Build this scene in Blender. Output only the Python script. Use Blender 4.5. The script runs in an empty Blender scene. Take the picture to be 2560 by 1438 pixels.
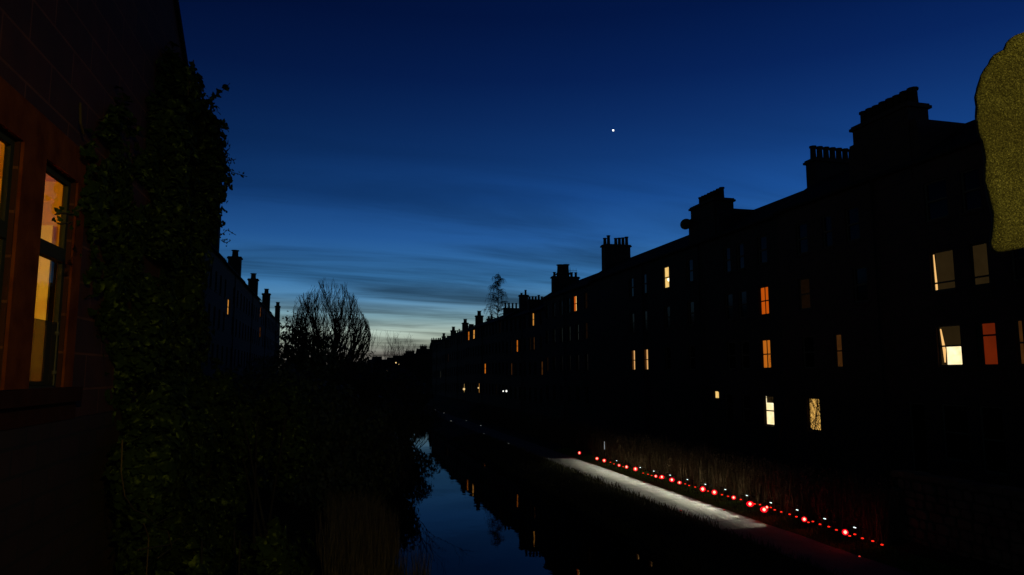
import bpy, math, random
from mathutils import Vector, Matrix, noise
random.seed(7)
R = math.radians
sc = bpy.context.scene
col = sc.collection

# ------------------------------------------------------------------ camera
CZ = 6.9                                   # eye height above the water
YAW, PITCH, F = R(14.1), R(6.88), 1790.0   # F in pixels of a 2560 wide frame
cam = bpy.data.cameras.new('camera'); cam.lens = F/2560*36; cam.sensor_width = 36
cam.clip_start = 0.05; cam.clip_end = 9000
co = bpy.data.objects.new('camera', cam); col.objects.link(co)
co.location = (0, 0, CZ); co.rotation_euler = (R(90)+PITCH, 0, -YAW)
sc.camera = co

def P(px, py, X=None, Y=None, D=None):
    """real position of a photographed point that lies on a known plane"""
    r, u = (px-1280)/F, (719-py)/F
    cp, sp = math.cos(PITCH), math.sin(PITCH)
    fw = cp - u*sp; up = sp + u*cp
    d = (math.sin(YAW)*fw + math.cos(YAW)*r, math.cos(YAW)*fw - math.sin(YAW)*r, up)
    t = X/d[0] if X is not None else (Y/d[1] if Y is not None else D)
    return Vector((d[0]*t, d[1]*t, CZ+d[2]*t))

# ------------------------------------------------------------------ world
def srgb(r, g, b):
    f = lambda c: (c/255/12.92) if c/255 <= .04045 else ((c/255+.055)/1.055)**2.4
    return (f(r), f(g), f(b), 1)
w = bpy.data.worlds.new('World'); sc.world = w; w.use_nodes = True
nt = w.node_tree; N = nt.nodes; L = nt.links; N.clear()
def nd(t, **k):
    n = N.new(t)
    for a, b in k.items(): setattr(n, a, b)
    return n
def mth(op, a, b=None, c=None, clamp=False):
    n = nd('ShaderNodeMath', operation=op); n.use_clamp = clamp
    for i, v in enumerate((a, b, c)):
        if v is None: continue
        if isinstance(v, (int, float)): n.inputs[i].default_value = v
        else: L.new(v, n.inputs[i])
    return n.outputs[0]
tc = nd('ShaderNodeTexCoord'); sx = nd('ShaderNodeSeparateXYZ'); L.new(tc.outputs['Generated'], sx.inputs[0])
X_, Y_, Z_ = sx.outputs
el = mth('MULTIPLY', mth('ARCSINE', Z_), 57.2958)
ramp = nd('ShaderNodeValToRGB')
stops = [(0, (62,55,50)), (1.6, (92,90,84)), (2.5, (124,132,120)), (3.3, (143,158,148)), (4.4, (104,134,142)), (5.9, (68,112,146)),
         (7.5, (50,103,151)), (10.7, (32,80,138)), (13.9, (20,63,122)), (17, (13,48,101)), (20, (9,38,88)), (23, (5,28,75)),
         (27.5, (2,19,60)), (45, (1,12,42)), (90, (1,8,30))]
cr = ramp.color_ramp; cr.interpolation = 'LINEAR'
for i, (e, c) in enumerate(stops):
    p = min(e/45, 1.0) if e < 90 else 1.0
    s = cr.elements[i] if i < 2 else cr.elements.new(p)
    if i < 2: s.position = p
    s.color = srgb(*c)
L.new(mth('DIVIDE', el, 45.0, clamp=True), ramp.inputs[0])
# the sky is brighter to the right (west-north-west) at height
fac = mth('MINIMUM', mth('ADD', mth('MULTIPLY', X_, 1.05), 0.86), 1.55)
up = nd('ShaderNodeMapRange', interpolation_type='SMOOTHSTEP'); up.inputs[1].default_value = 5; up.inputs[2].default_value = 17
L.new(el, up.inputs[0])
f2 = mth('ADD', mth('MULTIPLY', mth('SUBTRACT', fac, 1.0), up.outputs[0]), 1.0)
# thin stratus bands low over the horizon, on a flat cloud layer
inv = mth('DIVIDE', 1.0, mth('ADD', mth('MAXIMUM', Z_, 0.0), 0.07))
cx = nd('ShaderNodeCombineXYZ')
L.new(mth('MULTIPLY', mth('MULTIPLY', X_, inv), 0.42), cx.inputs[0]); L.new(mth('MULTIPLY', mth('ADD', Y_, mth('MULTIPLY', X_, -.12)), mth('MULTIPLY', inv, 1.5)), cx.inputs[1])
n1 = nd('ShaderNodeTexNoise'); n1.inputs['Scale'].default_value = 1.0; n1.inputs['Detail'].default_value = 6; n1.inputs['Roughness'].default_value = .55; n1.inputs['Distortion'].default_value = .55
L.new(cx.outputs[0], n1.inputs['Vector'])
n2 = nd('ShaderNodeTexNoise'); n2.inputs['Scale'].default_value = .35; n2.inputs['Detail'].default_value = 2
L.new(cx.outputs[0], n2.inputs['Vector'])
band = nd('ShaderNodeMapRange', interpolation_type='SMOOTHSTEP'); band.inputs[1].default_value = .40; band.inputs[2].default_value = .68
L.new(mth('ADD', mth('MULTIPLY', n1.outputs[0], .7), mth('MULTIPLY', n2.outputs[0], .3)), band.inputs[0])
lowm = nd('ShaderNodeMapRange', interpolation_type='SMOOTHSTEP'); lowm.inputs[1].default_value = 21; lowm.inputs[2].default_value = 5
lowm.inputs[3].default_value = 0.0; lowm.inputs[4].default_value = 1.0
L.new(el, lowm.inputs[0])
dark = mth('ADD', 1.0, mth('MULTIPLY', mth('SUBTRACT', 0.27, band.outputs[0]), lowm.outputs[0]))
azm = mth('MULTIPLY', mth('SUBTRACT', X_, .05), 5.0)
glow = mth('MULTIPLY', mth('DIVIDE', 0.62, mth('ADD', 1.0, mth('MULTIPLY', azm, azm))), mth('SUBTRACT', 1.0, mth('DIVIDE', el, 9.0, clamp=True)))
dark = mth('MULTIPLY', dark, mth('ADD', glow, 1.0))
bg = nd('ShaderNodeBackground'); out = nd('ShaderNodeOutputWorld')
L.new(ramp.outputs[0], bg.inputs[0]); L.new(mth('MULTIPLY', mth('MULTIPLY', f2, dark), 1.0), bg.inputs[1]); L.new(bg.outputs[0], out.inputs[0])
vs = sc.view_settings; vs.view_transform = 'Standard'; vs.look = 'None'; vs.exposure = 0; vs.gamma = 1

# ------------------------------------------------------------------ helpers
def tag(o, label=None, cat=None, group=None, kind=None):
    if label: o['label'] = label
    if cat: o['category'] = cat
    if group: o['group'] = group
    if kind: o['kind'] = kind
    return o
def empty(name, loc=(0,0,0), rz=0.0, parent=None):
    o = bpy.data.objects.new(name, None); col.objects.link(o); o.location = loc; o.rotation_euler = (0,0,rz)
    o.empty_display_size = .2
    if parent: o.parent = parent
    return o
class MB:
    def __init__(s): s.v = []; s.f = []
    def quad(s, a, b, c, d):
        n = len(s.v); s.v += [tuple(a), tuple(b), tuple(c), tuple(d)]; s.f.append((n, n+1, n+2, n+3)); return s
    def poly(s, pts):
        n = len(s.v); s.v += [tuple(p) for p in pts]; s.f.append(tuple(range(n, n+len(pts)))); return s
    def box(s, x0, x1, y0, y1, z0, z1):
        n = len(s.v)
        s.v += [(x,y,z) for z in (z0,z1) for y in (y0,y1) for x in (x0,x1)]
        for q in ((0,2,3,1),(4,5,7,6),(0,1,5,4),(2,6,7,3),(0,4,6,2),(1,3,7,5)): s.f.append(tuple(n+i for i in q))
        return s
    def prism(s, pts, a, b):
        """polygon pts (list of Vector) extruded from +a to +b vectors"""
        n = len(s.v); k = len(pts)
        s.v += [tuple(p+a) for p in pts] + [tuple(p+b) for p in pts]
        s.f.append(tuple(n+i for i in range(k))[::-1]); s.f.append(tuple(n+k+i for i in range(k)))
        for i in range(k):
            j = (i+1) % k; s.f.append((n+i, n+j, n+k+j, n+k+i))
        return s
    def tube(s, pts, rad, n=6, caps=True):
        base = len(s.v); pr = None
        for i, p in enumerate(pts):
            p = Vector(p)
            d = (Vector(pts[min(i+1, len(pts)-1)]) - Vector(pts[max(i-1, 0)])).normalized()
            a = d.cross(Vector((0,0,1)) if abs(d.z) < .9 else Vector((1,0,0))).normalized() if pr is None else (pr - d*pr.dot(d)).normalized()
            pr = a; b = d.cross(a)
            for k in range(n):
                t = 2*math.pi*k/n; s.v.append(tuple(p + (a*math.cos(t)+b*math.sin(t))*rad[i]))
        for i in range(len(pts)-1):
            for k in range(n):
                q = base+i*n; s.f.append((q+k, q+(k+1)%n, q+n+(k+1)%n, q+n+k))
        if caps and n > 3:
            s.f.append(tuple(base+k for k in range(n))[::-1]); s.f.append(tuple(base+(len(pts)-1)*n+k for k in range(n)))
        return s
    def lathe(s, c, prof, n=12):
        b = len(s.v); m = len(prof)
        for r, z in prof:
            for k in range(n):
                t = 2*math.pi*k/n; s.v.append((c[0]+r*math.cos(t), c[1]+r*math.sin(t), c[2]+z))
        for i in range(m-1):
            for k in range(n): s.f.append((b+i*n+k, b+i*n+(k+1)%n, b+(i+1)*n+(k+1)%n, b+(i+1)*n+k))
        s.f.append(tuple(b+k for k in range(n))[::-1]); s.f.append(tuple(b+(m-1)*n+k for k in range(n)))
        return s
    def build(s, name, mat, parent=None, smooth=False, loc=None):
        me = bpy.data.meshes.new(name); me.from_pydata(s.v, [], s.f); me.update()
        if smooth: me.polygons.foreach_set('use_smooth', [True]*len(me.polygons))
        me.materials.append(mat)
        o = bpy.data.objects.new(name, me); col.objects.link(o)
        if parent: o.parent = parent
        if loc is not None: o.location = loc
        return o

# ------------------------------------------------------------------ materials
def mat(name, base, rough=.9, spec=.3, vary=None, scale=3.0, bump=0.0, bscale=20.0, metal=0.0, detail=5):
    m = bpy.data.materials.new(name); m.use_nodes = True
    t = m.node_tree; b = t.nodes['Principled BSDF']
    b.inputs['Base Color'].default_value = (*base, 1); b.inputs['Roughness'].default_value = rough
    b.inputs['Specular IOR Level'].default_value = spec; b.inputs['Metallic'].default_value = metal
    c = t.nodes.new('ShaderNodeTexCoord')
    if vary:
        n = t.nodes.new('ShaderNodeTexNoise'); n.inputs['Scale'].default_value = scale; n.inputs['Detail'].default_value = detail
        r = t.nodes.new('ShaderNodeValToRGB'); r.color_ramp.elements[0].position = .35; r.color_ramp.elements[1].position = .68
        r.color_ramp.elements[0].color = (*base, 1); r.color_ramp.elements[1].color = (*vary, 1)
        t.links.new(c.outputs['Object'], n.inputs['Vector']); t.links.new(n.outputs[0], r.inputs[0]); t.links.new(r.outputs[0], b.inputs['Base Color'])
    if bump:
        n = t.nodes.new('ShaderNodeTexNoise'); n.inputs['Scale'].default_value = bscale; n.inputs['Detail'].default_value = 8
        u = t.nodes.new('ShaderNodeBump'); u.inputs['Strength'].default_value = bump; u.inputs['Distance'].default_value = .02
        t.links.new(c.outputs['Object'], n.inputs['Vector']); t.links.new(n.outputs[0], u.inputs['Height']); t.links.new(u.outputs[0], b.inputs['Normal'])
    return m
def ashlar(name, a, b_, mortar, bw=.9, bh=.33, axis='x', msize=.012):
    """coursed masonry laid in object space; axis = the horizontal axis along the wall"""
    m = mat(name, a); t = m.node_tree; p = t.nodes['Principled BSDF']
    c = t.nodes.new('ShaderNodeTexCoord'); s = t.nodes.new('ShaderNodeSeparateXYZ'); k = t.nodes.new('ShaderNodeCombineXYZ')
    t.links.new(c.outputs['Object'], s.inputs[0])
    ad = t.nodes.new('ShaderNodeMath'); ad.operation = 'ADD'
    t.links.new(s.outputs[0], ad.inputs[0]); t.links.new(s.outputs[1], ad.inputs[1])
    t.links.new(ad.outputs[0], k.inputs[0]); t.links.new(s.outputs[2], k.inputs[1])
    br = t.nodes.new('ShaderNodeTexBrick'); br.inputs['Scale'].default_value = 1
    br.inputs['Brick Width'].default_value = bw; br.inputs['Row Height'].default_value = bh; br.inputs['Mortar Size'].default_value = msize
    br.inputs['Color1'].default_value = (*a, 1); br.inputs['Color2'].default_value = (*b_, 1); br.inputs['Mortar'].default_value = (*mortar, 1)
    br.inputs['Bias'].default_value = -.1
    t.links.new(k.outputs[0], br.inputs['Vector'])
    n = t.nodes.new('ShaderNodeTexNoise'); n.inputs['Scale'].default_value = 2.3; n.inputs['Detail'].default_value = 8
    t.links.new(c.outputs['Object'], n.inputs['Vector'])
    mx = t.nodes.new('ShaderNodeMix'); mx.data_type = 'RGBA'; mx.blend_type = 'MULTIPLY'; mx.inputs[0].default_value = .7
    rr = t.nodes.new('ShaderNodeValToRGB'); rr.color_ramp.elements[0].position = .3; rr.color_ramp.elements[0].color = (.35,.35,.35,1); rr.color_ramp.elements[1].position = .7
    t.links.new(n.outputs[0], rr.inputs[0]); t.links.new(br.outputs['Color'], mx.inputs[6]); t.links.new(rr.outputs[0], mx.inputs[7])
    t.links.new(mx.outputs[2], p.inputs['Base Color'])
    u = t.nodes.new('ShaderNodeBump'); u.inputs['Strength'].default_value = .5; u.inputs['Distance'].default_value = .02; u.invert = True
    t.links.new(br.outputs['Fac'], u.inputs['Height']); t.links.new(u.outputs[0], p.inputs['Normal'])
    return m
def emit(name, c1, s1, c2=None, scale=3.0, stretch=(1,1,1), wave=False):
    m = bpy.data.materials.new(name); m.use_nodes = True; t = m.node_tree; t.nodes.clear()
    e = t.nodes.new('ShaderNodeEmission'); o = t.nodes.new('ShaderNodeOutputMaterial'); t.links.new(e.outputs[0], o.inputs[0])
    e.inputs[0].default_value = (*c1, 1); e.inputs[1].default_value = s1
    if c2:
        c = t.nodes.new('ShaderNodeTexCoord'); mp = t.nodes.new('ShaderNodeMapping'); mp.inputs['Scale'].default_value = stretch
        n = t.nodes.new('ShaderNodeTexWave' if wave else 'ShaderNodeTexNoise'); n.inputs['Scale'].default_value = scale
        n.inputs['Detail'].default_value = 3
        if wave: n.inputs['Distortion'].default_value = 2.5
        r = t.nodes.new('ShaderNodeValToRGB'); r.color_ramp.elements[0].position = .2; r.color_ramp.elements[1].position = .8
        r.color_ramp.elements[0].color = (*c1, 1); r.color_ramp.elements[1].color = (*c2, 1)
        t.links.new(c.outputs['Object'], mp.inputs[0]); t.links.new(mp.outputs[0], n.inputs['Vector']); t.links.new(n.outputs[0], r.inputs[0]); t.links.new(r.outputs[0], e.inputs[0])
    return m
M = {}
M['sooty'] = ashlar('sooty_sandstone', (.015,.008,.0025), (.010,.006,.002), (.007,.004,.002))
M['sooty2'] = ashlar('red_sandstone', (.036,.014,.006), (.026,.011,.005), (.013,.008,.005))
M['slate'] = mat('slate', (.009,.009,.009), .95, .05, (.013,.012,.011), 4)
M['pot'] = mat('clay_pot', (.028,.016,.009), .9, .05, (.016,.010,.007), 5)
M['paint'] = mat('window_paint', (.075,.066,.042), .8, .05)
M['darkpaint'] = mat('dark_paint', (.03,.03,.022), .9, .03)
M['iron'] = mat('cast_iron', (.014,.013,.011), .9, .05)
M['glass'] = mat('dark_glass', (.002,.002,.002), .12, .07)
M['nearwall'] = ashlar('near_red_sandstone', (.06,.012,.003), (.038,.008,.002), (.12,.035,.009), 1.15, .42, msize=.014)
M['margin'] = mat('dressed_red_sandstone', (.16,.037,.006), .95, .05, (.08,.015,.003), 3, .3, 25)
M['rubble'] = None
M['soil'] = mat('soil', (.018,.014,.009), 1, .05, (.012,.014,.007), .6, .4, 3)
M['path'] = mat('worn_tarmac', (.10,.097,.085), .95, .05, (.135,.131,.115), 1.3, .25, 45)
M['bed'] = mat('canal_bed', (.01,.01,.008), 1, 0)
M['water'] = mat('water', (.001,.002,.003), .0, .3)
wt = M['water'].node_tree; wt.nodes.clear()
_c = wt.nodes.new('ShaderNodeTexCoord'); _n = wt.nodes.new('ShaderNodeTexNoise'); _n.inputs['Scale'].default_value = .8; _n.inputs['Detail'].default_value = 3
_u = wt.nodes.new('ShaderNodeBump'); _u.inputs['Strength'].default_value = .16; _u.inputs['Distance'].default_value = .02
_fr = wt.nodes.new('ShaderNodeFresnel'); _fr.inputs[0].default_value = 1.33; _pw = wt.nodes.new('ShaderNodeMath'); _pw.operation = 'POWER'; _pw.inputs[1].default_value = 1.38
_gl = wt.nodes.new('ShaderNodeBsdfGlossy'); _gl.inputs['Roughness'].default_value = .015; _df = wt.nodes.new('ShaderNodeBsdfDiffuse'); _df.inputs[0].default_value = (.001,.0015,.002,1)
_mx = wt.nodes.new('ShaderNodeMixShader'); _wo = wt.nodes.new('ShaderNodeOutputMaterial')
for a_, b_ in ((_c.outputs['Object'], _n.inputs['Vector']), (_n.outputs[0], _u.inputs['Height']), (_u.outputs[0], _gl.inputs['Normal']), (_fr.outputs[0], _pw.inputs[0]), (_pw.outputs[0], _mx.inputs[0]), (_df.outputs[0], _mx.inputs[1]), (_gl.outputs[0], _mx.inputs[2]), (_mx.outputs[0], _wo.inputs[0])): wt.links.new(a_, b_)
def leafmat(name, a, b_, rough=.5, spec=.35, p0=.35, p1=.68, sc_=6.0):
    m = mat(name, a, rough, spec, b_, sc_, detail=2)
    e_ = [n for n in m.node_tree.nodes if n.type == 'VALTORGB'][0].color_ramp.elements; e_[0].position = p0; e_[1].position = p1
    return m
M['ivy'] = leafmat('ivy_leaf', (.011,.019,.003), (.085,.11,.012), .8, .05, .56, .76, 9.0)
M['bush'] = leafmat('bush_leaf', (.018,.026,.008), (.030,.036,.012), .6, .2)
M['grass'] = leafmat('grass_blade', (.045,.115,.012), (.09,.17,.03), .7, .1)
M['dry'] = leafmat('dry_stem', (.075,.055,.025), (.14,.10,.05), .9, .1)
M['rough'] = leafmat('rough_grass', (.035,.040,.012), (.07,.055,.025), .9, .1)
M['bark'] = mat('bark', (.018,.015,.012), .95, .1, (.012,.010,.008), 8)
M['vine'] = mat('vine_stem', (.06,.04,.015), .9, .05)
M['yellow'] = emit('lit_room_yellow', (1.0,.66,.22), 1.0, (.78,.46,.12), 2.0)
M['amber'] = emit('lit_room_amber', (.80,.36,.07), 1.0, (.45,.17,.03), 2.2)
M['orange'] = emit('lit_orange_curtain', (.62,.10,.004), 1.0, (.30,.042,.002), 1.5, (3,3,.2), True)
M['orange2'] = emit('lit_amber_curtain', (.62,.17,.012), 1.0, (.30,.07,.006), 1.5, (3,3,.2), True)
M['white'] = emit('lit_room_white', (1.25,1.1,.72), 1.1, (1.0,.72,.3), 2.5)
M['red'] = emit('lit_red_blind', (.13,.013,.002), 1.0, (.075,.008,.0015), 1.0)
M['dim'] = emit('lit_dim_blind', (.015,.009,.003), 1.0, (.020,.012,.004), 2.0)
M['faint'] = emit('faintly_lit_room', (.055,.020,.004), 1.0, (.02,.007,.002), 2.5)
M['cyan'] = emit('cool_lit_room', (.10,.10,.07), 1.0, (.04,.04,.03), 2)
M['edge'] = emit('bright_gap_by_blind', (1.0,.55,.18), 1.0)
LITS = ('yellow','amber','orange','orange2','white','red','dim','faint','cyan')

# ------------------------------------------------------------------ ground, canal, path
def bankL(y):      # x of the left water edge; the canal narrows where the bank bulges beyond the bend
    t = min(max((y-30)/38, 0), 1); t = t*t*(3-2*t)
    return 2.3 + 4.9*t + .25*math.sin(y*.7) + .15*math.sin(y*1.9)
g = MB(); ys = [-60, -20, 0] + [y for y in range(3, 200, 3)] + [260, 400, 800, 2500]
rows = []
for y in ys:
    xl = bankL(min(y, 200)); xr = 12.0 + .12*math.sin(y*.9)
    rr = 12.0 if y >= 0 else 12.0
    rows.append([(-3000,1.3),(-60,1.3),(-12,1.4),(-4,1.2),(xl-.9,.75),(xl-.1,.25),(xl+.25,-.35),(xr-.25,-.35),(xr+.1,.2),(xr+.9,.42),(15.3,.6),(18.3,.61),(19.6,.75),(21,1.35),(25,1.7),(60,1.7),(3000,1.7)])
nc = len(rows[0])
for y, rw in zip(ys, rows):
    for i, (x, z) in enumerate(rw):
        h = 0 if abs(x) > 80 or i in (6,7) else .05*noise.noise(Vector((x*.7, y*.7, 0)))*(0 if 15 < x < 19 else 1)
        g.v.append((x, y, z+h))
for j in range(len(ys)-1):
    for i in range(nc-1):
        a = j*nc+i; g.f.append((a, a+1, a+nc+1, a+nc))
tag(g.build('ground', M['soil']), kind='structure')
wv = MB(); wv.quad((-2,-40,0), (14,-40,0), (14,205,0), (-2,205,0)); tag(wv.build('water', M['water']), kind='structure')
pm = MB(); seg = 80
for i in range(seg):
    y0, y1 = 4+i*1.8, 4+(i+1)*1.8
    xs = [15.55, 16.4, 17.2, 18.0]
    e = lambda x, y: x + (.05*math.sin(y*1.3)+.03*math.sin(y*3.1) if x in (15.55, 18.0) else 0)
    zf = lambda x: .632 + (.02 if x in (16.4, 17.2) else 0)
    for a, b in zip(xs, xs[1:]):
        pm.quad((e(a,y0),y0,zf(a)), (e(b,y0),y0,zf(b)), (e(b,y1),y1,zf(b)), (e(a,y1),y1,zf(a)))
tag(pm.build('towpath', M['path'], smooth=True), kind='structure')
M['crackm'] = mat('crack_filler', (.03,.03,.028), 1, .1)
cm = MB()
for yc, sk in ((28.2,.5), (33.6,.25), (37.6,-.3), (45.0,.4)):
    pts = [(15.6+i*.24, yc + sk*i*.12 + random.uniform(-.05,.05)) for i in range(11)]
    for (x0,y0),(x1,y1) in zip(pts, pts[1:]):
        wd = random.uniform(.03,.06)
        cm.quad((x0,y0-wd,.6565),(x1,y1-wd,.6565),(x1,y1+wd,.6565),(x0,y0+wd,.6565))
tag(cm.build('path_crack', M['crackm']), kind='structure')

# ------------------------------------------------------------------ tenements
def add_window(root, u0, u1, z0, z1, kind='dark', frame='paint', bars=True, muntin=False, stone_m=None):
    f = MB(); t = .06; y0, y1 = .10, .19
    f.box(u0,u0+t,y0,y1,z0,z1).box(u1-t,u1,y0,y1,z0,z1).box(u0+t,u1-t,y0,y1,z0,z0+t+.03).box(u0+t,u1-t,y0,y1,z1-t,z1)
    zm = z0+(z1-z0)*({'red':.70,'dim':.22,'blindgap':.22}.get(kind,.5))
    if kind == 'red': f.box(u0+t,u0+.24,y0,y1,z0+t+.03,z1-t)
    if bars: f.box(u0+t,u1-t,y0-.015,y1-.01,zm-.035,zm+.035)
    if muntin: f.box((u0+u1)/2-.02,(u0+u1)/2+.02,y0+.01,y1-.02,z0+t+.03,z1-t)
    fo = f.build('window', M[frame], root)
    if kind != 'door': MB().box(u0-.1,u1+.1,-.07,.095,z0-.14,z0-.002).build('sill', stone_m, fo)
    p = MB(); p.box(u0+t-.01,u1-t+.01,.15,.17,z0+t,z1-t+.01)
    if kind == 'blindgap':
        p.build('pane', M['glass'], fo)
        MB().box(u0+.2,u1-.1,.135,.145,z0+.1,z1-t).build('blind', M['dim'], fo)
        MB().prism([Vector((u0+.07,.138,z1-.1)),Vector((u0+.12,.138,z1-.1)),Vector((u0+.20,.138,z0+.1)),Vector((u0+.08,.138,z0+.1))], Vector((0,0,0)), Vector((0,.008,0))).build('light_gap', M['edge'], fo)
    elif kind == 'halfblind':
        p.build('pane', M['dim'], fo)
        MB().box(u0+.38,u1-.12,.12,.14,z0+.1,z0+(z1-z0)*.48).build('lit_lower_pane', M['white'], fo)
        MB().prism([Vector((u0+.10,.12,z1-.15)),Vector((u0+.16,.12,z1-.15)),Vector((u0+.33,.12,z0+.75)),Vector((u0+.28,.12,z0+.2)),Vector((u0+.22,.12,z0+.2))], Vector((0,0,0)), Vector((0,.01,0))).build('light_gap', M['edge'], fo)
    elif kind == 'kitchen':
        p.build('pane', M['white'], fo)
        MB().box(u0+.16,u1-t,.125,.14,z0+(z1-z0)*.76,z1-t).build('blind', M['dim'], fo)
    elif kind == 'lampwin':
        p.build('pane', M['yellow'], fo)
        MB().lathe((u1-.22,.12,zm-.22),[(.02,-.13),(.1,-.1),(.13,0),(.1,.1),(.02,.13)],10).build('paper_lampshade', emit_ball, fo)
    elif kind == 'curtained':
        p.build('pane', M['yellow'], fo)
        MB().box(u0+t,u0+(u1-u0)*.50,.12,.14,z0+t,z1-t).build('curtain', M['orange'], fo)
    elif kind == 'sidecurtain':
        p.build('pane', M['amber2'], fo)
        MB().box(u0+t,u0+(u1-u0)*.42,.12,.14,z0+t,z1-t).build('curtain', M['faint'], fo)
    else:
        p.build('pane', M[kind] if kind in M else M['glass'], fo)
    return fo
emit_ball = emit('paper_lamp_glow', (2.2,1.9,1.2), 1.5)
M['amberlit'] = emit('lit_room_deep_amber', (.75,.33,.06), 1.0, (.42,.15,.02), 2.0)
M['amber2'] = emit('lit_room_pale_amber', (.85,.46,.16), 1.0, (.62,.30,.09), 2.0)

def stack_bm(x0,x1,y0,y1,z0,z1):
    b = MB(); b.box(x0,x1,y0,y1,z0,z1-.24); b.box(x0-.12,x1+.12,y0-.12,y1+.12,z1-.24,z1-.10); b.box(x0-.05,x1+.05,y0-.05,y1+.05,z1-.10,z1); return b
def chimney(root, x0,x1,y0,y1,z0,z1, n, along='x', hs=(.75,), r=.17, stone='sooty'):
    c = stack_bm(x0,x1,y0,y1,z0,z1).build('chimney', M[stone], root)
    for i in range(n):
        t = (i+.5)/n
        px_, py_ = (x0+(x1-x0)*t, (y0+y1)/2) if along == 'x' else ((x0+x1)/2, y0+(y1-y0)*t)
        h = hs[i % len(hs)]
        if h <= 0: continue
        MB().lathe((px_,py_,z1-.005),[(r*.9,0),(r*.82,h*.5),(r*.8,h-.1),(r*1.05,h-.09),(r*1.05,h),(r*.7,h)],10).build('chimney_pot', M['pot'], c)
    return c

def tenement(label, group, origin, rz, length, ze, zr, dr, zg, wins, stone='sooty', depth2=None, wall_th=.25, pipes=(), party=(0,1)):
    """local x along the facade, local y to the back; z absolute (origin z=0)"""
    root = empty('tenement', (origin[0], origin[1], 0), rz)
    tag(root, label, 'tenement', group)
    us = sorted({0, length, *[a for w_ in wins for a in (w_[0], w_[1])]}); zs = sorted({zg, ze, *[a for w_ in wins for a in (w_[2], w_[3])]})
    b = MB()
    for i in range(len(us)-1):
        run = None
        for j in range(len(zs)-1):
            cu, cz = (us[i]+us[i+1])/2, (zs[j]+zs[j+1])/2
            hole = any(w_[0] < cu < w_[1] and w_[2] < cz < w_[3] for w_ in wins)
            if not hole: b.quad((us[i],0,zs[j]),(us[i+1],0,zs[j]),(us[i+1],0,zs[j+1]),(us[i],0,zs[j+1]))
    for w_ in wins:
        a, c, z0, z1 = w_[:4]; d = .22
        b.quad((a,0,z0),(a,0,z1),(a,d,z1),(a,d,z0)); b.quad((c,0,z0),(c,d,z0),(c,d,z1),(c,0,z1))
        b.quad((a,0,z0),(a,d,z0),(c,d,z0),(c,0,z0)); b.quad((a,0,z1),(c,0,z1),(c,d,z1),(a,d,z1))
    D2 = depth2 or dr*2
    for x in (0, length): b.poly([(x,0,zg),(x,D2,zg),(x,D2,ze),(x,dr,zr-.08),(x,0,ze)])
    b.quad((0,D2,zg),(length,D2,zg),(length,D2,ze),(0,D2,ze))
    b.box(.3,length-.3,.32,.34,zg,ze)        # room partitions just behind the windows keep the sky out
    b.build('wall', M[stone], root)
    r = MB(); s = (zr-ze)/dr; o = .22
    V = Vector
    r.prism([V((0,-o,ze-o*s+.02)),V((0,dr,zr)),V((0,D2+o,ze-o*s+.02)),V((0,D2+o,ze-o*s+.14)),V((0,dr,zr+.13)),V((0,-o,ze-o*s+.14))], V((.001,0,0)), V((length-.001,0,0)))
    r.build('roof', M['slate'], root)
    MB().tube([(0.02,-.24,ze-.12),(length-.02,-.24,ze-.12)],[.06,.06],6).build('gutter', M['iron'], root)
    for e_ in party:
        x = 0 if e_ == 0 else length
        q = MB(); q.prism([V((0,-.05,ze+.10)),V((0,dr,zr+.16)),V((0,D2+.05,ze+.10)),V((0,D2+.05,ze+.28)),V((0,dr,zr+.34)),V((0,-.05,ze+.28))], V((x-.14,0,0)), V((x+.14,0,0)))
        q.build('coping', M[stone], root)
    for w_ in wins: add_window(root, *w_, stone_m=M[stone])
    for x in pipes:
        MB().tube([(x,-.09,zg),(x,-.09,ze-.15)],[.05,.05],6).build('drainpipe', M['iron'], root)
    return root

M['amberleaf'] = emit('lit_net_curtain', (.95,.55,.13), 1.0, (.40,.19,.035), 14.0)
M['faint2'] = emit('faint_glow_behind_curtain', (.007,.003,.001), 1.0, (.003,.0015,.0005), 5.0)
LITS = LITS + ('amberleaf', 'faint2')
RX = 26.0        # facade plane of the right-hand terrace
def Yr(px, py, X=RX): return P(px, py, X=X).y
ROWS = {3: (8.62, 6.84), 2: (5.42, 3.62), 1: (2.12, .30), 0: (-1.32, -3.15)}   # tops and bottoms relative to the eye
def win(y1, px, row, kind='dark', w_=1.02, frame='paint', ref=None, top=None, bot=None, muntin=False, bars=True):
    """window whose middle is seen at px (at its own row) -> local spec for a right-hand block whose far end is y1"""
    t, b = ROWS[row]; t = t if top is None else top; b = b if bot is None else bot
    z = CZ + (t+b)/2
    # solve y on the facade for px at that height
    lo, hi = 5.0, 400.0
    for _ in range(50):
        m = (lo+hi)/2
        # project
        dx, dy, dz = RX, m, z-CZ
        fwd = dx*math.sin(YAW)+dy*math.cos(YAW); rgt = dx*math.cos(YAW)-dy*math.sin(YAW)
        dep = fwd*math.cos(PITCH)+dz*math.sin(PITCH)
        x = 1280+F*rgt/dep
        if x > px: lo = m
        else: hi = m
    u = y1 - lo
    return (round(u-w_/2, 3), round(u+w_/2, 3), CZ+b, CZ+t, kind, frame, bars, muntin)
def clean(ws, length):
    out = []
    for w_ in ws:
        if w_[0] < .25 or w_[1] > length-.25: continue
        if any(not (w_[1]+.1 < o[0] or o[1]+.1 < w_[0]) and not (w_[3]+.1 < o[2] or o[3]+.1 < w_[2]) for o in out): continue
        out.append(w_)
    return out
GR = 'tenements of the right-hand terrace'; GL = 'tenements of the left-hand terrace'
ZG = 1.2
YA0, YA1, YB1, YC1, YD1 = 9.0, 37.5, 70.0, 87.0, 108.0

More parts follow.
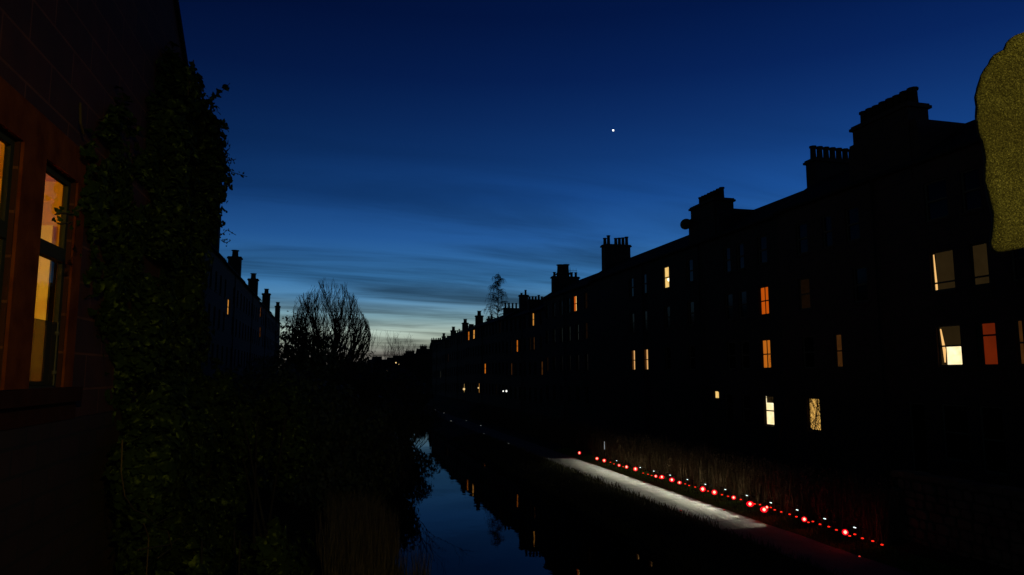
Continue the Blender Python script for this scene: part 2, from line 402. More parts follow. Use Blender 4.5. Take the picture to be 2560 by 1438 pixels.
# block A : nearest on the right
wa = [win(YA1,2372,1,'halfblind',1.25), win(YA1,2465,1,'red',.95,'darkpaint'), win(YA1,2578,1,'sidecurtain',1.25),
      win(YA1,2355,2,'blindgap',1.25), win(YA1,2447,2,'dim',.85,'darkpaint'), win(YA1,2560,2,'dark',1.2),
      win(YA1,2338,3,'dark',1.25), win(YA1,2425,3,'dark',.95), win(YA1,2525,3,'dark',1.2),
      win(YA1,2387,0,'dark',1.35,bot=-3.7), win(YA1,2480,0,'dark',1.1,bot=-4.0), win(YA1,2150,2,'dark'), win(YA1,2130,3,'dark'), win(YA1,2034,0,'amberleaf',1.1,bars=False), win(YA1,2020,1,'dark'), win(YA1,2010,2,'faint2'), win(YA1,2004,3,'dark'), win(YA1,2095,1,'faint',.6), win(YA1,2067,3,'dark',.8),
      win(YA1,2295,0,'dark',.95,'paint',bot=-4.6,bars=False)]
wa = clean(wa, YA1-YA0)
ta = tenement('tall dark tenement nearest on the right with a long chimney stack of eight pots', GR, (RX,YA1), -R(90), YA1-YA0, CZ+9.75, CZ+11.72, 2.95, ZG, wa, 'sooty2', pipes=(8.0, 15.5), party=(1,))
def wallhead(root, y1, pxl, pyl, pxr, pyr, ztop, n, depth, zrg, stone):
    ua, ub = y1 - P(pxl, pyl, X=RX).y, y1 - P(pxr, pyr, X=RX).y
    c = chimney(root, ua, ub, -.03, depth, CZ+9.0, ztop, n, 'x', (.8,.8,.78), .19 if depth > 1.3 else .25, stone)
    V = Vector; m = (ua+ub)/2; hw = (ub-ua)/2+.5
    q = MB(); q.prism([V((m-hw,0,CZ+9.3)),V((m+hw,0,CZ+9.3)),V((m+hw*.98,0,zrg-.4)),V((m+hw*.93,0,zrg)),V((m-hw*.93,0,zrg)),V((m-hw*.98,0,zrg-.4))], V((0,.02,0)), V((0,2.9,0)))
    q.build('gablet', M[stone], root)
    return c
wallhead(ta, YA1, 2132, 320, 2268, 245, CZ+12.75, 8, 1.15, CZ+11.83, 'sooty2')

# block B
wb_ = [win(YB1,1914,1,'orange2',muntin=True), win(YB1,1909,2,'orange',muntin=True), win(YB1,1922,0,'kitchen'), win(YB1,1905,3,'dark'),
       win(YB1,1850,3,'dark',.9), win(YB1,1817,3,'dark',.9), win(YB1,1862,1,'dark'), win(YB1,1828,1,'dark'), win(YB1,1856,2,'dark'), win(YB1,1822,2,'dark'),
       win(YB1,1865,0,'dark'), win(YB1,1822,0,'dark'),
       win(YB1,1724,3,'dark'), win(YB1,1727,2,'dark'), win(YB1,1730,1,'dark'),
       win(YB1,1665,3,'lampwin'), win(YB1,1668,2,'dark'), win(YB1,1670,1,'dark'),
       win(YB1,1614,1,'sidecurtain',.95), win(YB1,1582,1,'sidecurtain',.95), win(YB1,1612,2,'dark'), win(YB1,1580,2,'dark'), win(YB1,1578,3,'dark'), win(YB1,1610,3,'dark'),
       win(YB1,1790,0,'yellow',.75,top=-1.15,bot=-1.75,bars=False)]
wb_ = clean(wb_, YB1-YA1)
tb = tenement('long right terrace tenement with two orange curtained windows, one above the other', GR, (RX,YB1), -R(90), YB1-YA1, CZ+9.6, CZ+11.5, 2.9, ZG, wb_, 'sooty', pipes=(13.2, 23.0), party=(0,1))
wallhead(tb, YB1, 1727, 515, 1786, 495, CZ+12.45, 8, 1.5, CZ+11.62, 'sooty')
# party stack between A and B
xl = P(2027, 430, Y=YA1).x - RX
chimney(tb, YB1-YA1-.45, YB1-YA1+.45, xl, xl+4.2, CZ+10, P(2022,398,Y=YA1).z, 9, 'y', (.85,.85,.85), .215)
# the lit doorway light over the garden door of B
door_u = YB1 - P(1790, 1000, X=RX).y
dr_ = MB().box(door_u-.4,door_u+.4,-.03,.05,ZG+.5,CZ-1.85).build('door', M['darkpaint'], tb)
MB().box(door_u+.25,door_u+.29,-.06,-.03,ZG+1.4,ZG+1.52).build('handle', M['iron'], dr_)
# far end stack of B and dish
cb = chimney(tb, -.5, .5, P(1508,630,Y=YB1).x-RX, P(1571,610,Y=YB1).x-RX, CZ+9.5, P(1540,613,Y=YB1).z, 7, 'y', (.7,1.0,.0,.75,.8,.85,.95), .2)

def far_block(label, y0, y1, ze, zr, lit, stone='sooty', stacks=(), bay=2.35, dr=2.9, rows=(3,2,1,0), zoff=0.0, seed=1):
    rd = random.Random(seed)
    ws = []
    for (px, row, kind, w_) in lit:
        s = win(y1, px, row, kind, w_); ws.append((s[0], s[1], s[2]+zoff, s[3]+zoff) + s[4:])
    L_ = y1-y0; n = int((L_-.8)/bay)
    for k in range(n):
        u = (k+.5)*L_/n
        for rw in rows:
            t, b = ROWS[rw]
            ws.append((u-.5, u+.5, CZ+b+zoff, CZ+t+zoff, 'dark' if rd.random() > .08 else 'faint2', 'paint', True, False))
    ws = clean(ws, L_)
    t = tenement(label, GR, (RX, y1), -R(90), L_, ze, zr, dr, ZG, ws, stone, pipes=(L_*.5,), party=(0,1))
    for (px0,px1,py,yy,n_,hs,*rr_) in stacks:
        x0_, x1_ = P(px0,py,Y=yy).x-RX, P(px1,py,Y=yy).x-RX
        u = y1-yy; u = min(max(u, .45), L_-.45)
        chimney(t, u-.42, u+.42, x0_, x1_, CZ+8.5, P(px0,py,Y=yy).z, n_, 'y', hs, rr_[0] if rr_ else .19)
    return t
M['thin'] = M['yellow']
tcb = far_block('tenement with a stepped chimney and an aerial, one lit window near its roof', YB1, YC1, CZ+9.4, CZ+11.2,
    [(1437,3,'curtained',1.15),(1500,0,'dark',1.0),(1355,1,'faint',1.0)], stacks=((1378,1442,692,87,6,(.55,.6,.0,.0,.6,.6)),(1394,1421,682,86.2,2,(1.05,1.1),.48)), seed=2)
td = far_block('darker tenement with two low rows of chimney pots beyond the aerial', YC1, YD1, CZ+8.3, CZ+9.75,
    [(1332,3,'amberlit',1.1),(1292,2,'orange2',1.2),(1334,2,'faint',.9),(1266,0,'dark',1),(1354,1,'faint',1.1),(1278,1,'faint',1.1)],
    stacks=((1297,1317,738,108,2,(.3,.8)),(1320,1366,749,99,6,(.45,.5,.5,.7,.5,.5))), zoff=-.5, seed=3)
te = far_block('tenement in front of the birch with four separate chimney pots', YD1, 142.0, CZ+8.55, CZ+10.0,
    [(1266,1,'amber',.9),(1279,1,'orange2',1.1),(1171,3,'orange2',2.0),(1184,3,'amber',2.0),(1212,1,'orange2',1.6),(1197,0,'amber',1.0)],
    stacks=((1259,1295,770,121,4,(.9,.9,.9,.9)),(1218,1256,797,132,5,(.5,.9,.0,.5,.5)),(1189,1207,789,141.5,1,(.95,),.45)), zoff=-.3, seed=4)
tf = far_block('tenement with a single tall stack, sixth along the right terrace', 142.0, 159.0, CZ+8.25, CZ+9.65,
    [(1167,1,'amber',1.6),(1183,3,'amber',1.8),(1160,0,'yellow',1.0)], stacks=((1156,1170,807,158.5,1,(.85,),.45),(1172,1184,816,150,4,(.5,.5,.5,.5))), zoff=-.6, seed=5)
tg = far_block('narrow far tenement with a pair of stacks, seventh along the right terrace', 159.0, 174.0, CZ+7.95, CZ+9.35,
    [(1120,2,'faint',1.2)], stacks=((1127,1140,826,173.5,1,(.9,),.45),(1142,1154,832,166,3,(.6,.9,.6))), zoff=-.85, seed=6)
th = far_block('far tenement ending the straight run of the right terrace', 174.0, 190.0, CZ+7.5, CZ+8.85,
    [(1101,1,'cyan',1.2),(1090,1,'faint',1.2)], stacks=((1105,1114,841,189,1,(.85,),.4),(1117,1126,846,182,3,(.7,.7,.7))), zoff=-1.3, seed=7)

# far houses that close the view round the bend
def house_row(label, px0, px1, py, depth, zg=1.7, n=3, seed=0, group='far houses closing the view round the bend'):
    rd = random.Random(seed)
    a, b = P(px0, py, D=depth), P(px1, py, D=depth*1.0)
    Lh = (b-a).xy.length; ang = math.atan2(b.y-a.y, b.x-a.x)
    zr = a.z; ze = zr-1.9
    ws = []
    nb = max(2, int(Lh/3.2))
    for k in range(nb):
        u = (k+.5)*Lh/nb
        for j in range(2): ws.append((u-.6, u+.6, zg+1.4+j*3.4, zg+3.2+j*3.4, 'dark', 'paint', True, False))
    root = tenement(label, group, (a.x, a.y), ang, Lh, ze, zr, 3.5, zg, clean([w_ for w_ in ws if w_[3] < ze-.2], Lh), 'sooty')
    for k in range(n):
        u = Lh*(k+.5)/n + rd.uniform(-1,1)
        w0 = rd.uniform(1.2,2.4)
        chimney(root, max(.1,u-w0), min(Lh-.1,u+w0), 3.0, 4.0, ze, zr+rd.uniform(.9,1.6), rd.randint(4,6), 'x', (.6,.7,.5,.6,.65), .2)
    return root
house_row('far house with two squat chimneys left of the bare saplings', 918, 968, 899, 330, n=1, seed=1)
house_row('far house behind the bare saplings where the canal bends', 966, 1010, 894, 322, n=1, seed=2)
house_row('far house with a broad chimney right of the bare saplings', 1008, 1042, 884, 300, n=1, seed=3)
house_row('far house with a toothed row of chimney pots, next to the terrace end', 1040, 1078, 872, 280, n=1, seed=4)
house_row('tallest of the far houses, touching the terrace end', 1074, 1112, 858, 262, n=2, seed=5)
house_row('long low far house behind the big bare tree', 700, 925, 912, 300, n=4, seed=6)

# television aerial on block C, satellite dish on block B
pa = P(1427, 690, Y=84)
an = MB(); pa_b = P(1427, 702, Y=84)
an.tube([pa_b+Vector((0,0,-.9)), P(1425,668,Y=84)],[.03,.02],5)
q0 = P(1420,677,Y=84); q1 = P(1443,677,Y=84); an.tube([q0,q1],[.02,.02],4)
for k in range(7):
    c = q0.lerp(q1,k/6.5); h = .28 if k else .4; an.tube([c+Vector((0,0,-h)),c+Vector((0,0,h))],[.012,.012],4)
tag(an.build('television_aerial', M['iron']), 'thin television aerial beside the stepped chimney', 'aerial')
dp = P(1716, 562, X=RX-.25)
ds = empty('satellite_dish', dp); tag(ds, 'round satellite dish on the side of the tall chimney', 'satellite dish')
db = MB(); prof = [(0.0,0),(.16,.015),(.30,.06),(.42,.13),(.44,.15)]
ax = Matrix.Rotation(R(-60),3,'X') @ Matrix.Rotation(R(10),3,'Y')
tmp = MB().lathe((0,0,0),[(r+.001,z) for r,z in prof]+[(.41,.15),(.29,.09),(.15,.045),(.001,.03)],16)
tmp.v = [tuple(ax @ Vector(v)) for v in tmp.v]; tmp.build('dish', M['darkpaint'], ds)
hn = MB().tube([ax@Vector((0,.4,.1)), ax@Vector((0,.1,.55))],[.015,.015],4); hn.lathe(tuple(ax@Vector((0,.08,.55))),[(.02,-.06),(.05,-.05),(.05,.05),(.02,.06)],8); hn.build('receiver_arm', M['iron'], ds)
MB().tube([(0,0,0),(0,-.3,-.05),(.28,-.3,-.35)],[.025]*3,5).build('bracket', M['iron'], ds)

# ------------------------------------------------------------------ left terrace
LX = -10.3
def left_block(label, y0, y1, ze, zr, lit=(), stack=None, seed=0, bay=2.6):
    L_ = y1-y0; rd = random.Random(seed); ws = []
    for (px, py0, py1, kind) in lit:
        a = P(px, py0, X=LX); b = P(px, py1, X=LX); u = a.y-y0
        ws.append((u-.9, u+.9, min(a.z,b.z), max(a.z,b.z), kind, 'darkpaint', True, False))
    n = int((L_-.8)/bay)
    for k in range(n):
        u = (k+.5)*L_/n
        for rw in (3,2,1,0):
            t, b = ROWS[rw]; ws.append((u-.5,u+.5,CZ+b+.6,CZ+t+.6,'dark','darkpaint',True,False))
    ws = clean(ws, L_)
    t = tenement(label, GL, (LX,y0), R(90), L_, ze, zr, 4.0, ZG, ws, 'sooty', pipes=(L_*.5,), party=(0,1))
    if stack:
        px0, px1, pyc, yy, pots = stack
        x1_, x0_ = P(px1,pyc,Y=yy).x, P(px0,pyc,Y=yy).x
        u = min(yy-y0, L_-.5)
        chimney(t, u-.5, u+.5, LX-x1_+.05, LX-x0_+.25, ze-1.0, P(px1,pyc,Y=yy).z, pots, 'y', (.8,.75), .42)
    return t
left_block('left terrace tenement half hidden behind the ivy, nearest along the canal', 47, 73, CZ+10.8, CZ+12.1, (), (520,553,560,73,3), 1)
left_block('left terrace tenement with a broad chimney just past the ivy and an amber lit window', 73, 89, CZ+10.7, CZ+11.8, ((573,747,789,'amberlit'),), (579,606,645,89,1), 2)
left_block('left terrace tenement with a narrow stack, second past the ivy', 89, 109, CZ+10.6, CZ+11.6, (), (627,647,699,109,1), 3)
left_block('left terrace tenement with two faint orange windows behind its third stack', 109, 129, CZ+10.3, CZ+11.3, ((653,767,794,'orange2'),(652,817,844,'orange2')), (661,677,735,129,1), 4)
left_block('left terrace tenement with the smallest stack, beside the big bare tree', 129, 153, CZ+10.1, CZ+11.0, (), (692,701.5,766,153,1), 5)

# ------------------------------------------------------------------ near house on the left (gable to the canal)
HX = -2.9
nh = empty('stone_house', (HX, 0, 0)); tag(nh, 'red sandstone house at the left edge with tall amber lit sash windows', 'house')
h_end = 17.1
wY0, wY1 = P(95,600,X=HX).y, P(178,600,X=HX).y
w0Y1 = P(30,600,X=HX).y; w0Y0 = w0Y1-(wY1-wY0)
zh, zs_ = P(112,398,X=HX).z, P(70,972,X=HX).z
pt = P(433,0,X=HX); pt2 = P(461,175,X=HX)
sl = (pt2.z-pt.z)/(pt2.y-pt.y)
z_e = pt.z + sl*(h_end-pt.y)
apexY = 8.5; z_a = pt.z + sl*(apexY-pt.y)
b = MB(); V = Vector
# wall in strips round the openings, local x = out (0 = face), y = world y
def strip(y0, y1, z0, z1=None):
    top = (lambda y: z_a - abs(y-apexY)*(-sl)) if z1 is None else (lambda y: z1)
    b.poly([(0,y0,z0),(0,y1,z0),(0,y1,top(y1)),(0,y0,top(y0))])
hol = [(w0Y0,w0Y1),(wY0,wY1)]
zb_ = zs_-.36
cuts = [1.5, w0Y0, w0Y1, wY0, apexY if wY1 < apexY else wY1, wY1, h_end]
cuts = sorted(set([1.5, w0Y0, w0Y1, wY0, wY1, apexY, h_end]))
for a, c in zip(cuts, cuts[1:]):
    mid = (a+c)/2
    if any(h0 < mid < h1 for h0, h1 in hol):
        strip(a, c, zb_, zs_); strip(a, c, zh)
    else: strip(a, c, zb_)
for h0, h1 in hol:
    d = -.12
    b.quad((0,h0,zs_),(0,h0,zh),(d,h0,zh),(d,h0,zs_)); b.quad((0,h1,zs_),(d,h1,zs_),(d,h1,zh),(0,h1,zh))
    b.quad((0,h0,zh),(0,h1,zh),(d,h1,zh),(d,h0,zh)); b.quad((0,h0,zs_),(d,h0,zs_),(d,h1,zs_),(0,h1,zs_))
b.quad((0,h_end,.5),(-9,h_end,.5),(-9,h_end,z_e),(0,h_end,z_e))
b.poly([(0,1.5,.5),(0,1.5,z_a+sl*(apexY-1.5)),(-9,1.5,z_a+sl*(apexY-1.5)),(-9,1.5,.5)])
b.poly([(-9,1.5,.5),(-9,h_end,.5),(-9,h_end,z_e),(-9,apexY,z_a),(-9,1.5,z_a+sl*(apexY-1.5))])
b.build('wall', M['nearwall'], nh)
M['base'] = ashlar('shaded_rubble_base', (.028,.009,.005), (.018,.008,.005), (.012,.007,.005), .62, .27, msize=.02)  # rubble stone, darkened to stand for the shade below the sill
MB().box(-.3,.05,1.4,h_end+.05,.5,zb_-.003).build('base_course', M['base'], nh)
rf = MB()
for (ya,za,yb,zb) in ((apexY,z_a,h_end+.25,z_e+sl*.25),(apexY,z_a,1.25,z_a+sl*(apexY-1.25))):
    rf.prism([V((0,ya,za+.02)),V((0,yb,zb+.02)),V((0,yb,zb+.16)),V((0,ya,za+.16))], V((.06,0,0)), V((-9,0,0)))
rf.build('roof', M['slate'], nh)
# dressed margins, mullion, lintel and sill standing 3-30 mm proud
mg = MB()
mg.box(0,.03,w0Y1+.02,wY0-.02,zs_,zh)
mg.build('mullion', M['margin'], nh)
mg = MB(); mg.box(0,.025,wY1+.02,wY1+.30,zs_,zh).build('jamb', M['margin'], nh)
mg = MB(); mg.box(0,.028,w0Y0-.3,wY1+.34,zh+.002,zh+.40).build('lintel', M['margin'], nh)
M['base2'] = mat('dark_sill', (.035,.010,.004), .95, .05, (.02,.006,.003), 4)  # sill stone, darker than the other margins
mg = MB(); mg.box(-.14,.12,w0Y0-.35,wY1+.36,zs_-.16,zs_-.004).box(0,.06,w0Y0-.35,wY1+.36,zs_-.36,zs_-.162).build('sill', M['base2'], nh)
rm_out = None
M['ochre'] = mat('ochre_plaster', (.70,.42,.06), .9, .1, (.62,.37,.05), 2)
M['whitepaint'] = mat('cream_gloss_paint', (.80,.66,.28), .45, .3)
M['cabinet'] = mat('dark_wood', (.003,.002,.001), .9, .02)
cg = bpy.data.materials.new('clear_glass'); cg.use_nodes = True; t_ = cg.node_tree; t_.nodes.clear()
_o = t_.nodes.new('ShaderNodeOutputMaterial'); _m = t_.nodes.new('ShaderNodeMixShader'); _t = t_.nodes.new('ShaderNodeBsdfTransparent'); _g = t_.nodes.new('ShaderNodeBsdfGlossy')
_m.inputs[0].default_value = .05; _g.inputs['Roughness'].default_value = .02; _t.inputs[0].default_value = (.93,.93,.9,1)
t_.links.new(_t.outputs[0], _m.inputs[1]); t_.links.new(_g.outputs[0], _m.inputs[2]); t_.links.new(_m.outputs[0], _o.inputs[0])
fg = bpy.data.materials.new('frosted_glass'); fg.use_nodes = True; t_ = fg.node_tree; t_.nodes.clear()
_o = t_.nodes.new('ShaderNodeOutputMaterial'); _m = t_.nodes.new('ShaderNodeMixShader'); _t = t_.nodes.new('ShaderNodeBsdfTransparent'); _g = t_.nodes.new('ShaderNodeBsdfDiffuse')
_m.inputs[0].default_value = .12; _g.inputs[0].default_value = (.2,.18,.12,1); _t.inputs[0].default_value = (.45,.42,.36,1)
t_.links.new(_t.outputs[0], _m.inputs[1]); t_.links.new(_g.outputs[0], _m.inputs[2]); t_.links.new(_m.outputs[0], _o.inputs[0])
ztr = P(97,608,X=HX).z
for h0, h1 in hol:
    f = MB(); t = .07; x0, x1 = -.09, -.045
    f.box(x0,x1,h0,h0+t*.4,zs_,zh).box(x0,x1,h1-t,h1,zs_,zh).box(x0,x1,h0+t*.4,h1-t,zh-t,zh).box(x0,x1,h0+t*.4,h1-t,zs_,zs_+.07).box(x0-.02,x1+.02,h0+t*.4,h1-t,ztr-.08,ztr+.07)
    fo = f.build('window', M['darkpaint'], nh)
    MB().box(-.072,-.066,h0+.03,h1-.06,zs_+.05,zh-.06).build('pane', cg, fo)
    bz = P(80,793,X=HX).z
    MB().box(-.040,-.030,h0+.03,h1-.06,zs_+.03,bz).build('glass_barrier', fg, fo)
    fx = MB(); fx.lathe((-.02,h1-.16,bz-.12),[(.02,-.02),(.028,0),(.02,.02)],8); fx.lathe((-.02,h1-.16,zs_+.16),[(.02,-.02),(.028,0),(.02,.02)],8); fx.tube([(-.02,h1-.15,zs_+.02),(-.02,h1-.15,bz)],[.008,.008],5)
    fx.build('barrier_fixing', M['paint'], fo)
# the lit room behind
rw = MB(); ry0, ry1, rx, rz0, rz1 = 3.4, 11.3, -5.6, zs_-.5, zh+.55
rw.quad((rx,ry0,rz0),(rx,ry1,rz0),(rx,ry1,rz1),(rx,ry0,rz1)); rw.quad((-.125,ry1,rz0),(-.125,ry1,rz1),(rx,ry1,rz1),(rx,ry1,rz0))
rw.quad((-.125,ry0,rz0),(rx,ry0,rz0),(rx,ry0,rz1),(-.125,ry0,rz1)); rw.quad((-.125,ry0,rz1),(rx,ry0,rz1),(rx,ry1,rz1),(-.125,ry1,rz1))
rw.quad((-.125,ry0,rz0),(-.125,ry1,rz0),(rx,ry1,rz0),(rx,ry0,rz0))
for a, c in zip(cuts, cuts[1:]):
    a2, c2 = max(a, ry0), min(c, ry1)
    if c2 <= a2: continue
    mid = (a2+c2)/2
    if any(h0 < mid < h1 for h0, h1 in hol):
        rw.quad((-.125,a2,rz0),(-.125,c2,rz0),(-.125,c2,zs_),(-.125,a2,zs_)); rw.quad((-.125,a2,zh),(-.125,c2,zh),(-.125,c2,rz1),(-.125,a2,rz1))
    else: rw.quad((-.125,a2,rz0),(-.125,c2,rz0),(-.125,c2,rz1),(-.125,a2,rz1))
rw.build('room_lining', M['ochre'], nh)
dx1 = P(112,700,Y=ry1).x-HX; dx0 = dx1-1.0
zd = P(100,626,Y=ry1).z
dd = MB(); dd.box(dx0,dx1,ry1-.05,ry1-.01,rz0,zd+.35)
for (a0,a1,c0,c1) in ((.12,.46,.08,.42),(.54,.88,.08,.42),(.12,.46,.48,.94),(.54,.88,.48,.94)):
    X0, X1 = dx0+(dx1-dx0)*a0, dx0+(dx1-dx0)*a1; Z0, Z1 = rz0+(zd+.35-rz0)*c0, rz0+(zd+.35-rz0)*c1
    dd.box(X0,X1,ry1-.075,ry1-.05,Z0,Z0+.03).box(X0,X1,ry1-.075,ry1-.05,Z1-.03,Z1).box(X0,X0+.03,ry1-.075,ry1-.05,Z0+.03,Z1-.03).box(X1-.03,X1,ry1-.075,ry1-.05,Z0+.03,Z1-.03)
dd.box(dx1,dx1+.08,ry1-.09,ry1-.01,rz0,zd+.35)
dd.build('inner_door', M['whitepaint'], nh)
cbx = MB(); cbx.box(dx1+.12,-.2,ry1-.14,ry1-.02,rz0,P(130,622,Y=ry1-.14).z); cbx.build('cabinet', M['cabinet'], nh)
ll = bpy.data.lights.new('ceiling_lamp', 'POINT'); ll.energy = 130; ll.color = (1,.66,.09); ll.shadow_soft_size = .12
lo_ = bpy.data.objects.new('ceiling_lamp', ll); col.objects.link(lo_); lo_.parent = nh; lo_.location = (-2.4, 8.0, rz1-.5)
MB().lathe((-2.4,8.0,rz1-.30),[(.03,.30),(.03,.1),(.2,-.02),(.19,-.03)],12).build('lamp_shade', M['whitepaint'], nh)
pp = P(186,282,X=HX); MB().tube([(.05,pp.y,pp.z+.12),(.07,pp.y,pp.z-.12),(.07,pp.y+.12,pp.z-.2)],[.015]*3,6).build('wall_hook', M['vine'], nh)

# ------------------------------------------------------------------ leaves, ivy, shrubs, trees
IVY = [(0,-.45),(.30,-.42),(.52,-.12),(.28,.02),(.24,.30),(0,.60),(-.24,.30),(-.28,.02),(-.52,-.12),(-.30,-.42)]
def leaf(mb, p, n, size, rnd, shape='ivy'):
    n = Vector(n).normalized(); a = n.cross(Vector((0,0,1)));
    if a.length < .05: a = Vector((1,0,0))
    a.normalize(); b_ = n.cross(a).normalized()
    t = rnd.uniform(-1,1) + math.pi*(0 if rnd.random() < .85 else 1); c, s = math.cos(t), math.sin(t)
    a, b_ = a*c+b_*s, b_*c-a*s
    k = len(mb.v)
    if shape == 'ivy':
        pts = IVY
        for (x, y) in pts: mb.v.append(tuple(p + a*(x*size) - b_*(y*size) + n*(-.25*abs(x)*size)))
        mb.f.append((k,k+1,k+2,k+3,k+4,k+5)); mb.f.append((k,k+5,k+6,k+7,k+8,k+9))
    else:
        w_ = .32
        for (x, y) in ((0,-.5),(w_,0),(0,.5),(-w_,0)): mb.v.append(tuple(p + a*(x*size) + b_*(y*size)))
        mb.f.append((k,k+1,k+2,k+3))
def blob(mb, c, r, n, size, rnd, shape='ivy', lump=.35, shell=.55):
    for _ in range(n):
        d = Vector((rnd.gauss(0,1), rnd.gauss(0,1), rnd.gauss(0,1))).normalized()
        q = Vector((d.x*r[0], d.y*r[1], d.z*r[2]))
        k = 1 + lump*noise.noise(Vector(c)*.7 + d*2.2) + .15*noise.noise(d*6+Vector(c))
        t = rnd.uniform(shell, 1.0)**.6
        p = Vector(c)+q*k*t
        if noise.noise(p*1.9) < (-.16 if shape == 'ivy' else -.28): continue
        nrm = (d + Vector((rnd.uniform(-.6,.6), rnd.uniform(-.6,.6), rnd.uniform(-.4,.8)))).normalized()
        leaf(mb, p, nrm, size*(rnd.uniform(.45,1.55) if shape == 'ivy' else rnd.uniform(.6,1.25)), rnd, shape)
def branch(mb, p, d, ln, r, depth, rnd, spread=.5, upb=.15, seg=4, kids=3, shrink=.68, droop=0.0, minr=.004, env=None):
    pts = [Vector(p)]; d = Vector(d).normalized(); rad = [r]
    for i in range(seg):
        d = (d + Vector((rnd.uniform(-1,1), rnd.uniform(-1,1), rnd.uniform(-1,1)))*.13 + Vector((0,0,upb*.25 - droop*.3))).normalized()
        q_ = pts[-1]+d*ln/seg
        if env and not env(q_): break
        pts.append(q_); rad.append(max(r*(1-(i+1)/seg*.55), minr))
    if len(pts) < 2: return
    seg = len(pts)-1
    mb.tube(pts, rad, 5 if r > .05 else 3, caps=False)
    if depth <= 0: return
    for k in range(kids):
        t = rnd.uniform(.35, 1.0) if k else 1.0
        i = min(int(t*seg), seg-1); q = pts[i].lerp(pts[i+1], t*seg-i)
        ax_ = Vector((rnd.uniform(-1,1), rnd.uniform(-1,1), rnd.uniform(-.3,.5))).normalized()
        nd_ = (d + ax_*spread + Vector((0,0,upb-droop))).normalized()
        branch(mb, q, nd_, ln*shrink*rnd.uniform(.75,1.15), max(r*.5, minr), depth-1, rnd, spread, upb, 4 if env else seg, kids, shrink, droop, minr, env)
def bare_tree(label, base, height, stems, depth=4, spread=.5, upb=.25, seed=1, lean=.35, kids=3, trunk_r=.16, trunk_h=.5, name='bare_tree', cat='tree', group=None, minr=.006, shrink=.68, tilt=(0,0), dome=0.0, env=None):
    rnd = random.Random(seed); root = empty(name, base); tag(root, label, cat, group)
    tr = MB(); tr.tube([(0,0,-.3),(.02,.01,trunk_h*.5),(0,0,trunk_h)],[trunk_r*1.25,trunk_r,trunk_r*.85],8); tr.build('trunk', M['bark'], root)
    cr_ = MB()
    for k in range(stems):
        a = 2.399963*k; l_ = lean*((k+.5)/stems)**.6*rnd.uniform(.85,1.15)
        branch(cr_, (0,0,trunk_h*rnd.uniform(.7,1)), (math.cos(a)*l_+tilt[0], math.sin(a)*l_+tilt[1], 1), height*rnd.uniform(.36,.44)*(1-dome*(k/stems)), trunk_r*rnd.uniform(.45,.7), depth, rnd, spread, upb, 4, kids, shrink, 0, minr, env)
    cr_.build('branches', M['bark'], root)
    return root
def shrub(label, base, blobs, size, seed, matn='bush', shape='q', name='shrub', cat='shrub', group=None, stem=None):
    rnd = random.Random(seed); root = empty(name, base); tag(root, label, cat, group)
    m = MB()
    for (x,y,z,rx_,ry_,rz_,n) in blobs: blob(m, (x,y,z), (rx_,ry_,rz_), n, size, rnd, shape)
    m.build('foliage', M[matn], root)
    for (x,y,z,rx_,ry_,rz_,n) in blobs[:3]:
        MB().tube([(x*.4,y*.4,-.3),(x*.8,y*.8,z*.5),(x,y,z)],[.09,.06,.03],5).build('stem', M['bark'], root)
    return root

# big ivy on the end of the near house
rnd = random.Random(11)
iv = empty('ivy', (HX, 16, .9)); tag(iv, 'tall mass of ivy climbing over the end of the red sandstone house', 'ivy')
im = MB(); O = Vector((HX,16,.9))
def ivy_at(px, py, X, r, n, size=.16):
    n = int(n*1.8); size *= .72
    c = P(px, py, X=X) - O; blob(im, c, r, n, size, rnd, 'ivy', .45, .35)
EDGE = [(478,200,.22,.3),(492,240,.3,.5),(505,275,.35,.6),(530,330,.4,.6),(545,320,.22,.25),(540,380,.45,.6),(548,430,.45,.6),(538,480,.42,.6),(522,530,.45,.6),(510,590,.42,.7),(498,650,.4,.7),(485,720,.45,.8)]
for (x,y,r,rz) in EDGE: ivy_at(x-22, y, -2.6, (r*.9, r*1.1, rz), int(1100*r*rz+160), .15)
for (x,y) in ((430,330),(440,420),(430,520),(420,620),(400,720),(450,780),(380,820),(440,900),(350,930),(410,1000),(480,860)):
    ivy_at(x, y, -2.75, (.35,1.0,1.0), 620, .16)
for (x,y) in ((400,340),(380,400),(410,260),(430,240),(360,500),(390,560),(250,480),(260,560),(280,640),(300,720),(320,840),(330,920),(340,560),(380,470),(350,700),(300,400)):
    ivy_at(x, y, -2.85, (.12,.8,.9), 330, .14)
for (x,y) in ((300,560),(330,640),(300,480),(340,760),(270,420)):
    ivy_at(x, y, -2.85, (.14,.6,.7), 170, .13)
for (x,y,r) in ((400,1080,.8),(470,1100,.8),(360,1180,.7),(440,1190,.8),(400,1290,.8),(470,1290,.7),(380,1390,.8),(450,1400,.8),(540,1000,.8),(560,1120,.9)):
    ivy_at(x, y, -2.35, (.45,r,r), 800, .15)
